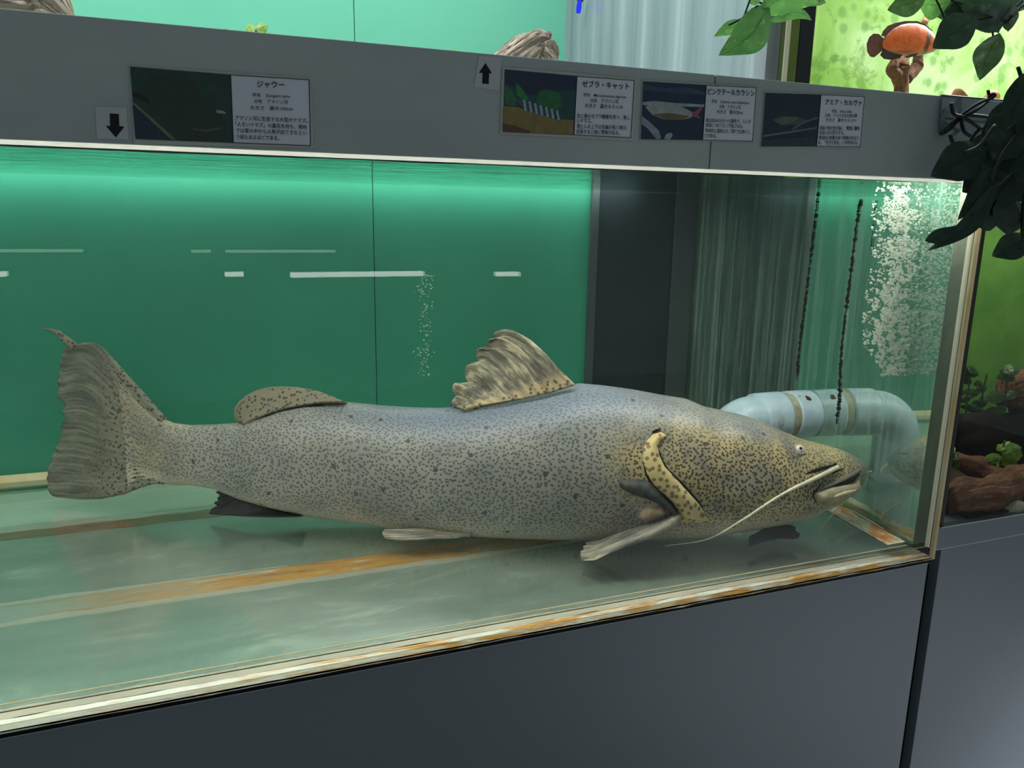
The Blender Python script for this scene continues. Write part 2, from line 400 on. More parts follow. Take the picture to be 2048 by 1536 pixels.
# ------------------------------------------------------------------ beam above the tank
xj = atY(1421, 300, 0.99)[0]
ZB0, ZB1 = 1.4655, 1.5935
beam = thing('display_beam', 'long grey beam panel carrying the four fish signs above the catfish tank', 'panel', (0, 0.99, ZB0))
b1 = box('beam_panel', -1.9, xj-0.0008, 0.99, 0.9992, ZB0, ZB1, M['beam'], bev=0.0012)
b2 = box('beam_panel', xj+0.0008, 2.7, 0.99, 0.9992, ZB0, ZB1, M['beam'], bev=0.0012)
b3 = box('lower_lip', -1.9, XR+0.005, 0.991, 0.9995, ZB0-0.0046, ZB0-0.0002, M['lip_white'])
b4 = box('lower_lip', 1.40, 2.7, 0.991, 0.9995, ZB0-0.010, ZB0-0.0002, M['edge_white'])
b5 = box('joint', xj-0.0008, xj+0.0008, 0.9915, 0.9990, ZB0, ZB1-0.002, flat('joint_brown', (96, 70, 52), 0.8))
hang(beam, b1, b2, b3, b4, b5)

# ------------------------------------------------------------------ cabinets
cab = thing('tank_cabinet', 'dark grey flat cabinet front under the catfish tank, left of the black gap', 'cabinet', (0, 1.02, 0))
xg1 = atY(1860, 1120, 1.0)[0]; xg2 = atY(1886, 1097, 1.0)[0]
c1 = box('cabinet_panel', XL, xg1, 1.003, 1.025, 0.02, 0.763, M['cabinet'], bev=0.001)
c2 = box('top_edge', XL, xg1, 1.001, 1.025, 0.7632, 0.7648, M['cab_edge'])
c3 = box('carcass', XL, xg1-0.01, 1.026, 1.9, 0.0, 0.764, M['black'])
hang(cab, c1, c2, c3)
cab2 = thing('side_cabinet', 'dark grey cabinet front right of the black gap, under the planted tank', 'cabinet', (1.8, 1.02, 0))
zt2 = atY(1950, 1085, 1.0)[2]; zt3 = atY(1950, 1043, 1.0)[2]
c4 = box('cabinet_panel', xg2, 2.8, 1.003, 1.025, 0.02, zt2-0.003, M['cabinet'], bev=0.001)
c5 = box('top_edge', XR+0.006, 2.8, 1.001, 1.025, zt2-0.0025, zt2-0.0005, M['cab_edge'])
c6 = box('carcass', xg2+0.01, 2.8, 1.03, 1.9, 0.0, zt2-0.004, M['black'])
c7 = box('gap_filler', xg1+0.0005, xg2-0.0005, 1.06, 1.08, 0.0, ZB-0.01, M['black'])
hang(cab2, c4, c5, c6, c7)
#@@PART2@@
# ------------------------------------------------------------------ planted neighbour tank
ngb = thing('planted_aquarium', 'planted aquarium with green back at the right edge, standing on a grey ledge', 'aquarium', (1.9, 1.0, zt2))
t = NT('neighbour_green'); v = t.coord()
c = t.ramp(t.noise(v, 5, 6, 0.6, 0.4), [(0.3, lin((72, 118, 44))), (0.7, lin((106, 154, 62)))])
M['ngreen'] = t.done(t.bsdf(c, 0.6, 0.2))
NX0 = XR+0.012
n1 = prism('ledge', [(XR+0.006, 1.0), (2.8, 1.0), (2.8, 1.6), (XR+0.006+(B1[0]-B0[0])*0.63, 1.6)], zt2, zt3, M['cabinet'])
n2 = box('front_pane', NX0+0.016, 2.8, 1.002, 1.014, zt3, ZB0-0.002, M['glass'])
n3 = box('back_panel', XR+0.012+(B1[0]-B0[0])*0.64, 2.9, 1.60, 1.61, zt3, 1.56, M['ngreen'])
SK = lambda o, y: XR+o+(B1[0]-B0[0])*(y-1.016)/(YB-1.016)
n4b = prism('side_pane', [(SK(0.012, 1.0125), 1.0125), (SK(0.017, 1.0125), 1.0125), (SK(0.017, 1.60), 1.60), (SK(0.012, 1.60), 1.60)], zt3, ZB0-0.002, flat('frosted_side', (120, 134, 120), 0.5, 0.3, 0.25, 6))
n4 = box('side_seal', NX0, NX0+0.008, 1.002, 1.012, zt3, ZB0-0.002, flat('seal_dark', (46, 44, 34), 0.6))
n5 = box('top_seam', NX0, 2.8, 0.9985, 1.0015, zt3-0.002, zt3, M['cab_edge'])
n6 = box('bottom_plate', XR+0.1, 2.8, 1.014, 1.59, zt3, zt3+0.004, flat('gravel_bed', (64, 52, 40), 0.9, 0.2, 0.3, 120))
hang(ngb, n4b, n1, n2, n3, n4, n5, n6)
t = NT('dark_driftwood'); v = t.coord('UV', (3, 14, 1))
f = t.noise(v, 2.2, 6, 0.65, 0.8)
c = t.ramp(f, [(0.3, lin((52, 32, 22))), (0.55, lin((120, 78, 52))), (0.75, lin((186, 132, 92)))])
M['wood_dark'] = t.done(t.bsdf(c, 0.75, 0.25, t.bump(f, 0.7, 0.01)))
t = NT('pale_driftwood'); v = t.coord('UV', (2.2, 16, 1))
f = t.noise(v, 2.0, 6, 0.6, 0.9)
c = t.ramp(f, [(0.36, lin((62, 58, 54))), (0.5, lin((160, 142, 126))), (0.66, lin((236, 214, 190)))])
M['wood_pale'] = t.done(t.bsdf(c, 0.7, 0.25, t.bump(f, 0.8, 0.012)))
def pxtube(name, pts, rad_px, mat, parent=None, **kw):
    """pts: (px, py, Y); radii in pixels at that depth"""
    W = [atY(*p) for p in pts]
    k = np.mean([np.linalg.norm(a-CAM) for a in W])/FPX
    r = [q*k for q in rad_px] if hasattr(rad_px, '__len__') else rad_px*k
    return tube(name, W, r, mat, parent, **kw)
def wood(pts, rad, mat, label, group=None, branches=(), clamp=None, **kw):
    o = pxtube('driftwood', pts, rad, mat, None, **dict(dict(n=34, ring=22, rough=0.35, ridge=0.07), **kw))
    if clamp:
        for v in o.data.vertices: v.co.z = max(v.co.z, clamp)
    for bp, br in branches:
        b = pxtube('branch', bp, br, mat, o, n=20, ring=14, rough=0.3, ridge=0.06, seed=3)
    return tag(o, label, 'driftwood', group)
wood([(1893, 1002, 1.045), (1940, 990, 1.05), (1990, 985, 1.055), (2030, 962, 1.07), (2085, 945, 1.09)], [20, 28, 30, 26, 22], M['wood_dark'],
     'thick reddish driftwood log lying on the bottom of the planted tank', clamp=zt3+0.0045)
wood([(1905, 918, 1.16), (1950, 934, 1.14), (1985, 956, 1.12), (2010, 985, 1.10)], [12, 19, 24, 15], M['wood_dark'],
     'short brown driftwood piece leaning above the thick log in the planted tank', clamp=zt3+0.0045, seed=4)
wood([(2005, 800, 1.26), (2035, 785, 1.26), (2090, 795, 1.26)], [16, 34, 30], M['wood_dark'],
     'reddish driftwood stump at the right frame edge behind the tall green plant', branches=[([(2052, 800, 1.27), (2062, 870, 1.27), (2066, 930, 1.27)], [20, 16, 22])], seed=8)
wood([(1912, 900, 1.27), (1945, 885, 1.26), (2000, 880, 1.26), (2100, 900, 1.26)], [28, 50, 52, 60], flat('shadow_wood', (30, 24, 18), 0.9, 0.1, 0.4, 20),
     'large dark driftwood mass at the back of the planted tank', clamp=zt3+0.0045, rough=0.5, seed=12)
# pebble
pe = pxtube('pebble', [(2008, 1026, 1.022), (2022, 1018, 1.022), (2038, 1018, 1.022), (2052, 1026, 1.022)], [7, 14, 15, 8], flat('pale_stone', (150, 150, 128), 0.8, 0.2, 0.3, 60), None, n=14, ring=12, rough=0.3)
tag(pe, 'pale rough pebble at the front of the planted tank by the thick log', 'stone')

# leaves ------------------------------------------------------------------
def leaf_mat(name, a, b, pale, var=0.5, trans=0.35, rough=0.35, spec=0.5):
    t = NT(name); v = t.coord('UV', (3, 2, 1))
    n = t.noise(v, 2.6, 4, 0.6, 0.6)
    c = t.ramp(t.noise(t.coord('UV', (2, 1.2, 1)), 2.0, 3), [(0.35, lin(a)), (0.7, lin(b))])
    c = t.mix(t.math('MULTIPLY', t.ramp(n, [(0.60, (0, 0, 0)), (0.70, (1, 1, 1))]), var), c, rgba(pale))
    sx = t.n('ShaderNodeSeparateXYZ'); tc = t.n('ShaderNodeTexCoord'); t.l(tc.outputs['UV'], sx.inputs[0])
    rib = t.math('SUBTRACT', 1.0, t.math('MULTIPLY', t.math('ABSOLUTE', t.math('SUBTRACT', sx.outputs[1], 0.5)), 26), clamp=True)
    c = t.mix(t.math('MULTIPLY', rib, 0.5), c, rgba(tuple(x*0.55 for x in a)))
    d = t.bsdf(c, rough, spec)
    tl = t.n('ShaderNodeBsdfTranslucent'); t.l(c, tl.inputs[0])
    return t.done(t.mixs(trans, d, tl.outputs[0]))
M['leaf_bright'] = leaf_mat('bright_leaf', (106, 166, 84), (132, 188, 108), (220, 230, 140), 0.9, 0.5)
M['leaf_green'] = leaf_mat('green_leaf', (66, 98, 58), (84, 114, 70), (150, 160, 118), 0.6, 0.45)
M['leaf_dark'] = leaf_mat('dark_leaf', (44, 66, 52), (56, 78, 60), (120, 140, 100), 0.4, 0.3)
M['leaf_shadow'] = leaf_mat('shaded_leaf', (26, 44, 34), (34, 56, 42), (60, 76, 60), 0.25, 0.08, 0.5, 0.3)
M['leaf_water'] = leaf_mat('water_leaf', (110, 150, 40), (150, 190, 60), (200, 220, 110), 0.4, 0.4)
M['leaf_moss'] = leaf_mat('moss_leaf', (52, 78, 28), (74, 104, 40), (100, 120, 60), 0.3, 0.3)
M['stem'] = flat('dark_stem', (30, 36, 28), 0.6, 0.3)
M['stem_green'] = flat('green_stem', (60, 80, 40), 0.6, 0.3)
def leaf(base, tip, wpx, Y, mat, parent=None, dy=0.02, fold=0.25, curl=0.1, shape=0.75, name='leaf', bend=0.0, jag=0.0):
    b = atY(base[0], base[1], Y); q = atY(tip[0], tip[1], Y+dy)
    ax = q-b; L = np.linalg.norm(ax); ax = ax/L
    view = (b+q)/2-CAM; view /= np.linalg.norm(view)
    side = np.cross(ax, view); side /= np.linalg.norm(side)
    nrm = np.cross(side, ax)
    if nrm@view > 0: nrm = -nrm
    W = wpx*np.linalg.norm(b-CAM)/FPX/2
    V, F, U = [], [], []
    nu, nv = 13, 7
    for i in range(nu):
        u = i/(nu-1)
        wd = W*(math.sin(PI*min(1, u**shape))**0.8)*(1.0 if u < .5 else 1-0.25*(u-.5)) if 0 < u < 1 else 0.0
        for j in range(nv):
            s = j/(nv-1)*2-1
            back = -0.10*L*(abs(s)**1.5)*max(0, 1-u*4)
            jj = 1+jag*mnoise.noise(Vector((u*9, s*3, base[0])))
            p = b+ax*(u*L+back)+side*(s*wd*jj+bend*L*math.sin(PI*u))+nrm*(-fold*abs(s)*wd+curl*L*math.sin(PI*u)*0.5+0.06*W*math.sin(u*14+s*3))
            V.append(p); U.append((u, j/(nv-1)))
    for i in range(nu-1):
        for j in range(nv-1):
            a = i*nv+j; F.append((a, a+1, a+nv+1, a+nv))
    return mesh(name, V, F, mat, parent, smooth=True, uv=U)
def plant(name, label, cat, stems, leaves, Y, stem_mat, group=None, r=1.6):
    root = thing(name, label, cat, tuple(atY(leaves[0][0][0], leaves[0][0][1], Y)), group)
    k = []
    for s in stems:
        k.append(pxtube('stem', [(x, y, Y+0.004) for x, y in s], r, stem_mat, None, n=12, ring=6))
    for lf in leaves:
        base, tip, wpx, mat = lf[:4]; kw = lf[4] if len(lf) > 4 else {}
        k.append(leaf(base, tip, wpx, kw.pop('Y', Y), mat, None, **kw))
    hang(root, *k)
    return root
LW, LM = M['leaf_water'], M['leaf_moss']
plant('aquatic_plant', 'bright lime leaved water plant in front of the dark driftwood in the planted tank', 'plant',
      [[(2000, 935), (2003, 910), (2010, 880)], [(1975, 925), (1990, 920), (2003, 925)]],
      [((2003, 915), (1962, 920), 18, LW), ((2005, 905), (2020, 882), 18, LW), ((2008, 905), (2046, 912), 34, LW), ((2004, 900), (1996, 888), 14, LW),
       ((2010, 920), (2036, 938), 20, LW), ((2003, 918), (1995, 935), 12, LW), ((2012, 900), (2044, 896), 22, LW)], 1.12, M['stem_green'])
plant('aquatic_plant', 'tall green water plant beside the reddish stump in the planted tank', 'plant',
      [[(2008, 830), (2012, 790), (2015, 745)]],
      [((2014, 748), (2000, 738), 16, LM), ((2014, 746), (2020, 728), 16, LM), ((2016, 748), (2040, 738), 16, LM), ((2015, 752), (1992, 756), 14, LM),
       ((2014, 752), (2030, 762), 14, LM), ((2010, 790), (1968, 800), 22, LM), ((2012, 795), (2040, 780), 16, LM), ((2010, 815), (1985, 826), 16, LM), ((2010, 840), (1996, 850), 16, LM)], 1.22, M['stem_green'])
rr = random.Random(3)
plant('aquatic_plant', 'dark mossy water plant close to the black seam of the planted tank', 'plant',
      [[(1930, 850), (1935, 790), (1945, 730)], [(1960, 850), (1965, 790), (1975, 745)]],
      [((1940+rr.uniform(-12, 30), 740+i*9), (1940+rr.uniform(-30, 45), 738+i*9+rr.uniform(-10, 12)), rr.uniform(12, 20), LM) for i in range(12)], 1.40, M['stem_green'])
plant('aquatic_plant', 'small green sprig low beside the black seam of the planted tank', 'plant',
      [[(1906, 935), (1908, 915), (1906, 895)]],
      [((1906, 905), (1903, 888), 10, LW), ((1907, 918), (1916, 908), 12, LM), ((1907, 925), (1918, 935), 14, LM), ((1906, 930), (1898, 922), 10, LM)], 1.10, M['stem_green'])

# generic side-on fish body between an upper and a lower outline
def inflate(name, top, bot, Y, ratio, mat, n=40, ring=20, dY=0.0, parent=None):
    x0, x1 = max(top[0][0], bot[0][0]), min(top[-1][0], bot[-1][0])
    V, F, U = [], [], []
    for i in range(n):
        q = i/(n-1); x = x0+(x1-x0)*q
        yt = np.interp(x, [p[0] for p in top], [p[1] for p in top]); yb = np.interp(x, [p[0] for p in bot], [p[1] for p in bot])
        yy = Y+dY*q
        a = atY(x, yt, yy); b = atY(x, yb, yy); c = (a+b)/2; h = (a-b)/2; hw = np.linalg.norm(h)*ratio
        for j in range(ring):
            th = 2*PI*j/ring
            V.append(c+h*math.sin(th)+np.array([0, -1, 0])*hw*math.cos(th)); U.append((q, 0.5+0.5*math.sin(th)))
    for i in range(n-1):
        for j in range(ring):
            F.append((i*ring+j, i*ring+(j+1) % ring, (i+1)*ring+(j+1) % ring, (i+1)*ring+j))
    F.append(tuple(range(ring))[::-1]); F.append(tuple((n-1)*ring+j for j in range(ring)))
    return fixn(mesh(name, V, F, mat, parent, smooth=True, uv=U))
def sheet(name, pts, Y, mat, thick=0.003, parent=None):
    """thin closed plate from a pixel outline at depth Y (fins)"""
    n = len(pts)
    V = [atY(x, y, Y-thick/2) for x, y in pts]+[atY(x, y, Y+thick/2) for x, y in pts]
    F = [tuple(range(n)), tuple(range(2*n-1, n-1, -1))]+[(i, i+n, (i+1) % n+n, (i+1) % n) for i in range(n)]
    cx, cy = np.mean([p[0] for p in pts]), np.mean([p[1] for p in pts])
    o = mesh(name, V, F, mat, parent)
    return fixn(o)
sil = inflate('small_fish', [(1955, 855), (1965, 846), (1985, 841), (2010, 842), (2025, 848), (2035, 850)], [(1955, 856), (1965, 862), (1985, 867), (2005, 866), (2025, 857), (2035, 856)], 1.26, 0.35,
              flat('olive_fish', (58, 74, 48), 0.4, 0.4), n=20, ring=12)
tag(sil, 'olive slim fish hovering before the dark driftwood in the planted tank', 'fish')
sheet('tail_fin', [(2033, 850), (2048, 843), (2052, 853), (2046, 862), (2033, 856)], 1.26, flat('olive_fin', (50, 66, 42), 0.5), parent=sil)

# ------------------------------------------------------------------ upper aquariums
up = thing('upper_aquarium', 'brightly lit upper aquarium with pale green back board above the grey beam', 'aquarium', (0, 1.0, ZB1))
xf = atY(1570, 140, 1.0)[0]; xr_ = atY(1138, 60, YB)[0]
t = NT('upper_side_pane')
v = t.coord('Object', (1, 1, 0.06)); s1 = t.noise(v, 9, 6, 0.65, 0.3)
c = t.ramp(s1, [(0.3, lin((112, 112, 126))), (0.55, lin((158, 156, 168))), (0.75, lin((206, 202, 212)))])
d = t.bsdf(c, 0.4, 0.4)
gl = t.n('ShaderNodeBsdfGlossy'); gl.inputs['Roughness'].default_value = 0.12; gl.inputs[0].default_value = (0.85, 0.88, 0.92, 1)
M['upper_pane'] = t.done(t.mixs(0.15, d, gl.outputs[0]))
u1 = box('front_pane', XL, xf, 1.0, 1.016, ZB1+0.0005, 2.5, M['glass'])
u2 = box('back_panel', XL, atY(712, 60, YB)[0]-0.001, YB+0.02, YB+0.03, 1.57, 2.7, M['green_up'])
u2b = box('back_panel', atY(712, 60, YB)[0]+0.001, xr_+0.012, YB+0.0205, YB+0.0305, 1.57, 2.7, M['green_up'])
u3 = prism('side_pane', [(xf-0.022, 1.017), (xf, 1.017), (xr_+0.022, YB+0.02), (xr_, YB+0.02)], 1.582, 2.5, M['upper_pane'])
u4 = box('bottom_plate', XL, xf, 1.017, YB+0.02, 1.562, 1.580, flat('upper_plate', (190, 196, 190), 0.5))
u5 = box('pane_edge', atY(1566, 140, 0.998)[0], atY(1574, 140, 0.998)[0], 0.997, 1.0, ZB1+0.001, 2.5, M['edge_white'])
hang(up, u1, u2, u2b, u3, u4, u5)
upr = thing('upper_aquarium', 'bright upper aquarium with algae speckled yellow green back, right of the dark post', 'aquarium', (2.2, 1.0, ZB1))
t = NT('algae_board'); v = t.coord('Object', (1, 1, 1))
n1_ = t.noise(v, 3.0, 5, 0.62, 0.3); n2_ = t.noise(v, 17, 6, 0.7, 0.4)
vo = t.n('ShaderNodeTexVoronoi'); vo.inputs['Scale'].default_value = 22; t.l(v, vo.inputs['Vector'])
c = t.ramp(n1_, [(0.38, lin((118, 164, 62))), (0.52, lin((148, 192, 100))), (0.70, lin((204, 232, 182)))])
c = t.mix(t.ramp(vo.outputs['Distance'], [(0.20, (0.6, 0.6, 0.6)), (0.34, (0, 0, 0))]), c, rgba((98, 148, 72)))
c = t.mix(t.math('MULTIPLY', t.ramp(n2_, [(0.55, (0, 0, 0)), (0.62, (1, 1, 1))]), 0.55), c, rgba((96, 138, 54)))
d = t.bsdf(c, 0.5, 0.2); tl = t.n('ShaderNodeBsdfTranslucent'); t.l(c, tl.inputs[0])
M['algae'] = t.done(t.mixs(0.15, d, tl.outputs[0]))
xp0, xp1 = atY(1585, 100, 1.03)[0], atY(1616, 100, 1.03)[0]
k1 = box('back_panel', xp0+0.10, 3.3, 1.50, 1.512, 1.57, 2.7, M['algae'])
k2 = box('front_pane', xp1, 3.0, 1.0, 1.014, ZB1+0.0005, 2.5, M['glass'])
k3 = box('bottom_plate', xp0, 3.0, 1.017, 1.49, 1.562, 1.580, flat('upper_plate_right', (150, 160, 120), 0.5))
hang(upr, k1, k2, k3)
post = box('divider_post', xp0, xp1-0.001, 1.017, 1.05, ZB1+0.001, 2.5, flat('post_dark', (40, 44, 48), 0.5), bev=0.002)
sl = box('seal_strip', xf+0.001, xp0-0.001, 1.017, 1.03, ZB1+0.001, 2.5, flat('post_olive', (120, 136, 66), 0.6)); hang(post, sl)
tag(post, 'dark vertical post between the two upper aquariums', 'post')

wood([(-60, 30, 1.40), (0, 22, 1.40), (40, 10, 1.42), (85, 0, 1.42), (118, 30, 1.42), (120, 75, 1.42)], [30, 34, 36, 34, 24, 24], M['wood_pale'],
     'pale hollowed driftwood at the top left corner above the beam', rough=0.45, seed=2)
wood([(985, 160, 1.42), (1020, 125, 1.42), (1050, 100, 1.42), (1078, 84, 1.42), (1096, 84, 1.42)], [22, 24, 28, 22, 12], M['wood_pale'],
     'grey twisted driftwood peak above the up arrow sticker in the upper tank', branches=[([(1088, 84, 1.41), (1096, 108, 1.41), (1092, 150, 1.41)], [16, 20, 22]), ([(1040, 96, 1.43), (1062, 76, 1.43), (1100, 70, 1.43)], [6, 10, 7])], ridge=0.13, seed=5)
plant('aquatic_plant', 'small lime plant tip peeking over the beam above the first fish sign', 'plant', [[(512, 85), (512, 60)]],
      [((510, 72), (497, 46), 18, LW), ((514, 72), (528, 42), 16, LW), ((513, 74), (536, 50), 14, LW), ((505, 75), (490, 52), 12, LW), ((470, 72), (446, 58), 10, M['leaf_moss'])], 1.40, M['stem_green'])
plant('aquatic_plant', 'tiny yellowish plant bit peeking over the beam left of the up arrow', 'plant', [[(925, 125), (922, 105)]],
      [((922, 112), (912, 98), 8, LW), ((926, 114), (944, 106), 10, M['leaf_moss']), ((922, 116), (936, 108), 8, LW)], 1.40, M['stem_green'])

# oscar fish -------------------------------------------------------------
t = NT('oscar_skin'); tc = t.n('ShaderNodeTexCoord'); sx = t.n('ShaderNodeSeparateXYZ'); t.l(tc.outputs['UV'], sx.inputs[0])
nz = t.noise(t.coord('UV', (6, 3, 1)), 2.2, 5, 0.65, 0.4)
c = t.ramp(nz, [(0.3, lin((214, 78, 24))), (0.7, lin((236, 116, 44)))])
edge = t.math('ADD', t.math('ABSOLUTE', t.math('SUBTRACT', sx.outputs[1], 0.5)), t.math('MULTIPLY', t.math('SUBTRACT', nz, 0.5), 0.25))
c = t.mix(t.ramp(edge, [(0.33, (0, 0, 0)), (0.46, (0.9, 0.9, 0.9))]), c, rgba((104, 44, 22)))
hb = t.math('ADD', sx.outputs[0], t.math('MULTIPLY', sx.outputs[1], -0.10)); hb = t.math('ADD', hb, t.math('MULTIPLY', nz, 0.12))
hd = t.ramp(hb, [(0.70, (0, 0, 0)), (0.73, (1, 1, 1)), (0.78, (1, 1, 1)), (0.81, (0.15, 0.15, 0.15))])
c = t.mix(t.math('MULTIPLY', hd, 0.9), c, rgba((66, 28, 18)))
M['oscar'] = t.done(t.bsdf(c, 0.35, 0.5))
M['oscar_fin'] = flat('oscar_fin', (96, 50, 32), 0.5, 0.3, 0.4, 60)
M['oscar_fin2'] = flat('oscar_dark_fin', (60, 34, 26), 0.5, 0.3, 0.3, 60)
osc = inflate('oscar_fish', [(1764, 82), (1772, 70), (1785, 57), (1800, 49), (1815, 46), (1832, 46), (1848, 51), (1862, 62), (1872, 77), (1879, 90)],
              [(1764, 96), (1772, 102), (1785, 107), (1800, 110), (1815, 112), (1832, 112), (1850, 109), (1866, 104), (1875, 98), (1879, 92)], 1.24, 0.36, M['oscar'])
tag(osc, 'orange and brown rounded fish swimming high in the right upper tank by the hanging leaves', 'fish')
def fan(cx, cy, pts): return pts
sheet('tail_fin', [(1768, 78), (1758, 68), (1747, 67), (1738, 75), (1733, 88), (1734, 103), (1740, 113), (1748, 115), (1758, 107), (1768, 98)], 1.24, M['oscar_fin'], parent=osc)
sheet('dorsal_fin', [(1762, 72), (1766, 62), (1775, 52), (1790, 46), (1810, 42), (1835, 42), (1850, 48), (1866, 62), (1850, 60), (1830, 54), (1800, 56), (1784, 66), (1775, 73)], 1.24, M['oscar_fin'], parent=osc)
sheet('anal_fin', [(1766, 98), (1760, 110), (1768, 118), (1784, 120), (1800, 116), (1806, 108), (1790, 102)], 1.24, M['oscar_fin2'], parent=osc)
sheet('pelvic_fin', [(1808, 114), (1822, 108), (1838, 106), (1832, 112), (1815, 116)], 1.225, M['oscar_fin2'], parent=osc)
bpy.context.view_layer.update()
wood([(1802, 205, 1.32), (1802, 172, 1.32), (1800, 140, 1.32), (1806, 112, 1.33)], [13, 11, 17, 10], M['wood_dark'],
     'brown driftwood stick rising below the orange fish in the right upper tank', branches=[([(1795, 152, 1.31), (1785, 140, 1.31), (1790, 122, 1.31)], [10, 10, 7]), ([(1815, 160, 1.33), (1832, 135, 1.34), (1838, 110, 1.34)], [8, 10, 8])], ring=16, rough=0.25)
wood([(1848, 48, 1.36), (1858, 25, 1.37), (1866, -10, 1.38)], [5, 7, 9], flat('branch_pink', (190, 140, 104), 0.6, 0.3, 0.25, 40), 'thin pinkish branch slanting up behind the orange fish', n=14, ring=10, rough=0.15)
wood([(1905, 215, 1.18), (1912, 188, 1.18), (1918, 182, 1.18), (1930, 195, 1.18), (1938, 215, 1.18)], [6, 6, 5, 5, 6], flat('brick_wood', (150, 100, 72), 0.7, 0.2, 0.3, 40), 'small brown wood tip over the beam left of the wire loop', n=16, ring=10)
wood([(1975, 225, 1.18), (1979, 196, 1.18), (1988, 190, 1.18), (1994, 225, 1.18)], [8, 9, 8, 8], flat('pink_wood', (214, 150, 120), 0.7, 0.2, 0.2, 40), 'small pinkish wood tip over the beam behind the wire loop', n=16, ring=10)

# glowing tubes standing in for lamp reflections in the upper side pane
def emis(name, c, s):
    t = NT(name); e = t.n('ShaderNodeEmission'); e.inputs[0].default_value = rgba(c); e.inputs[1].default_value = s
    return t.done(e.outputs[0])
M['glint_white'] = emis('glint_white_blue', (210, 214, 255), 3.0); M['glint_blue'] = emis('glint_blue', (40, 60, 255), 1.0)
def lamp_glint(label, x, y, Y, h, mat_tube):
    L = pxtube('lamp_reflection', [(x+3, y-h*1.5, Y), (x+1.5, y-h, Y)], [7, 6], flat('reflected_socket', (60, 66, 90), 0.5), None, n=4, ring=10)
    pxtube('reflected_tube', [(x+1.5, y-h, Y), (x, y, Y), (x-1.5, y+h, Y)], [4, 5, 4], mat_tube, L, n=6, ring=10)
    return tag(L, label, 'lamp')
lamp_glint('blue glow standing in for a lamp reflected at the top left of the grey side pane of the upper tank', 1158, 14, 1.80, 12, M['glint_blue'])
lamp_glint('white blue glow standing in for a lamp tube reflected in the grey side pane of the upper tank', 1319, 34, 1.45, 14, M['glint_white'])

# ------------------------------------------------------------------ drain pipe in the lower tank
lo, hi = 1.1, 1.9
for _ in range(40):
    md = (lo+hi)/2
    if atY(1617, 826, md)[0] > wall_x(md)-0.002: hi = md
    else: lo = md
YP = lo; PE = atY(1617, 826, YP); RP = 43*np.linalg.norm(PE-CAM)/FPX
print('pipe y', YP, PE, RP)
t = NT('grey_pvc'); v = t.coord('Object'); n = t.noise(v, 26, 6, 0.7)
c = t.ramp(n, [(0.3, lin((150, 172, 184))), (0.7, lin((178, 196, 204)))])
c = t.mix(t.ramp(t.noise(v, 15, 5, 0.6), [(0.63, (0, 0, 0)), (0.72, (0.8, 0.8, 0.8))]), c, rgba((136, 110, 70)))
M['pvc'] = t.done(t.bsdf(c, 0.35, 0.5))
M['pvc_stain'] = flat('stained_pvc', (150, 146, 120), 0.5, 0.4, 0.3, 60)
M['rust_spot'] = flat('brown_stain', (70, 44, 28), 0.8, 0.1)
def ringpath(d0, d1): return [PE+np.array([-d0, 0, 0]), PE+np.array([-(d0+d1)/2, 0, 0]), PE+np.array([-d1, 0, 0])]
kx = lambda px_: px_*np.linalg.norm(PE-CAM)/FPX/math.cos(YAW)*0.98
arcR = RP*1.25
xe = kx(122)
elb = [PE+np.array([-kx(100), 0, 0])]+[PE+np.array([-xe-arcR*math.sin(a), 0, -arcR*(1-math.cos(a))]) for a in np.linspace(0, PI/2, 9)]
elb += [np.array([elb[-1][0], PE[1], z]) for z in (elb[-1][2]-0.03, ZF+0.002)]
pipe = tube('drain_pipe', elb, RP*0.94, M['pvc'], None, n=70, ring=32)
tag(pipe, 'grey plastic elbow drain pipe behind the catfish head at the right pane', 'pipe')
tube('socket_ring', ringpath(kx(64), kx(116)), [RP*1.04, RP*1.05, RP*1.04], M['pvc'], pipe, n=12, ring=32)
tube('pipe_neck', ringpath(kx(46), kx(66)), RP*0.97, M['pvc_stain'], pipe, n=6, ring=32)
tube('end_collar', ringpath(0.0, kx(48)), [RP*1.0, RP*1.03, RP*1.03], M['pvc'], pipe, n=12, ring=32)
def pdisc(name, d, ang, r, mat, label=None):
    n = np.array([0, -math.cos(ang), math.sin(ang)]); c0 = PE+np.array([-d, 0, 0])+n*RP*1.02
    a = np.array([1.0, 0, 0]); b = np.cross(a, n); V = [c0+n*0.0018]; F = []
    for k in range(18):
        q = r*(1+0.35*mnoise.noise(Vector((math.cos(k*PI/9)*1.5, math.sin(k*PI/9)*1.5, r*900)))); V.append(c0+(a*math.cos(k*PI/9)+b*math.sin(k*PI/9))*q)
        F.append((0, k+1, (k+1) % 18+1))
    o = mesh(name, V, F, mat, pipe); o['label'] = label or 'dark stain'
pdisc('stain', kx(26), 0.95, 0.0075, M['rust_spot'], 'dark brown rust stain')
pdisc('stain', kx(40), 1.15, 0.0050, M['pvc_stain'], 'tan rust stain')
pdisc('round_mark', kx(90), -0.05, 0.0065, flat('pipe_mark', (88, 100, 106), 0.5), 'round grey moulding mark')

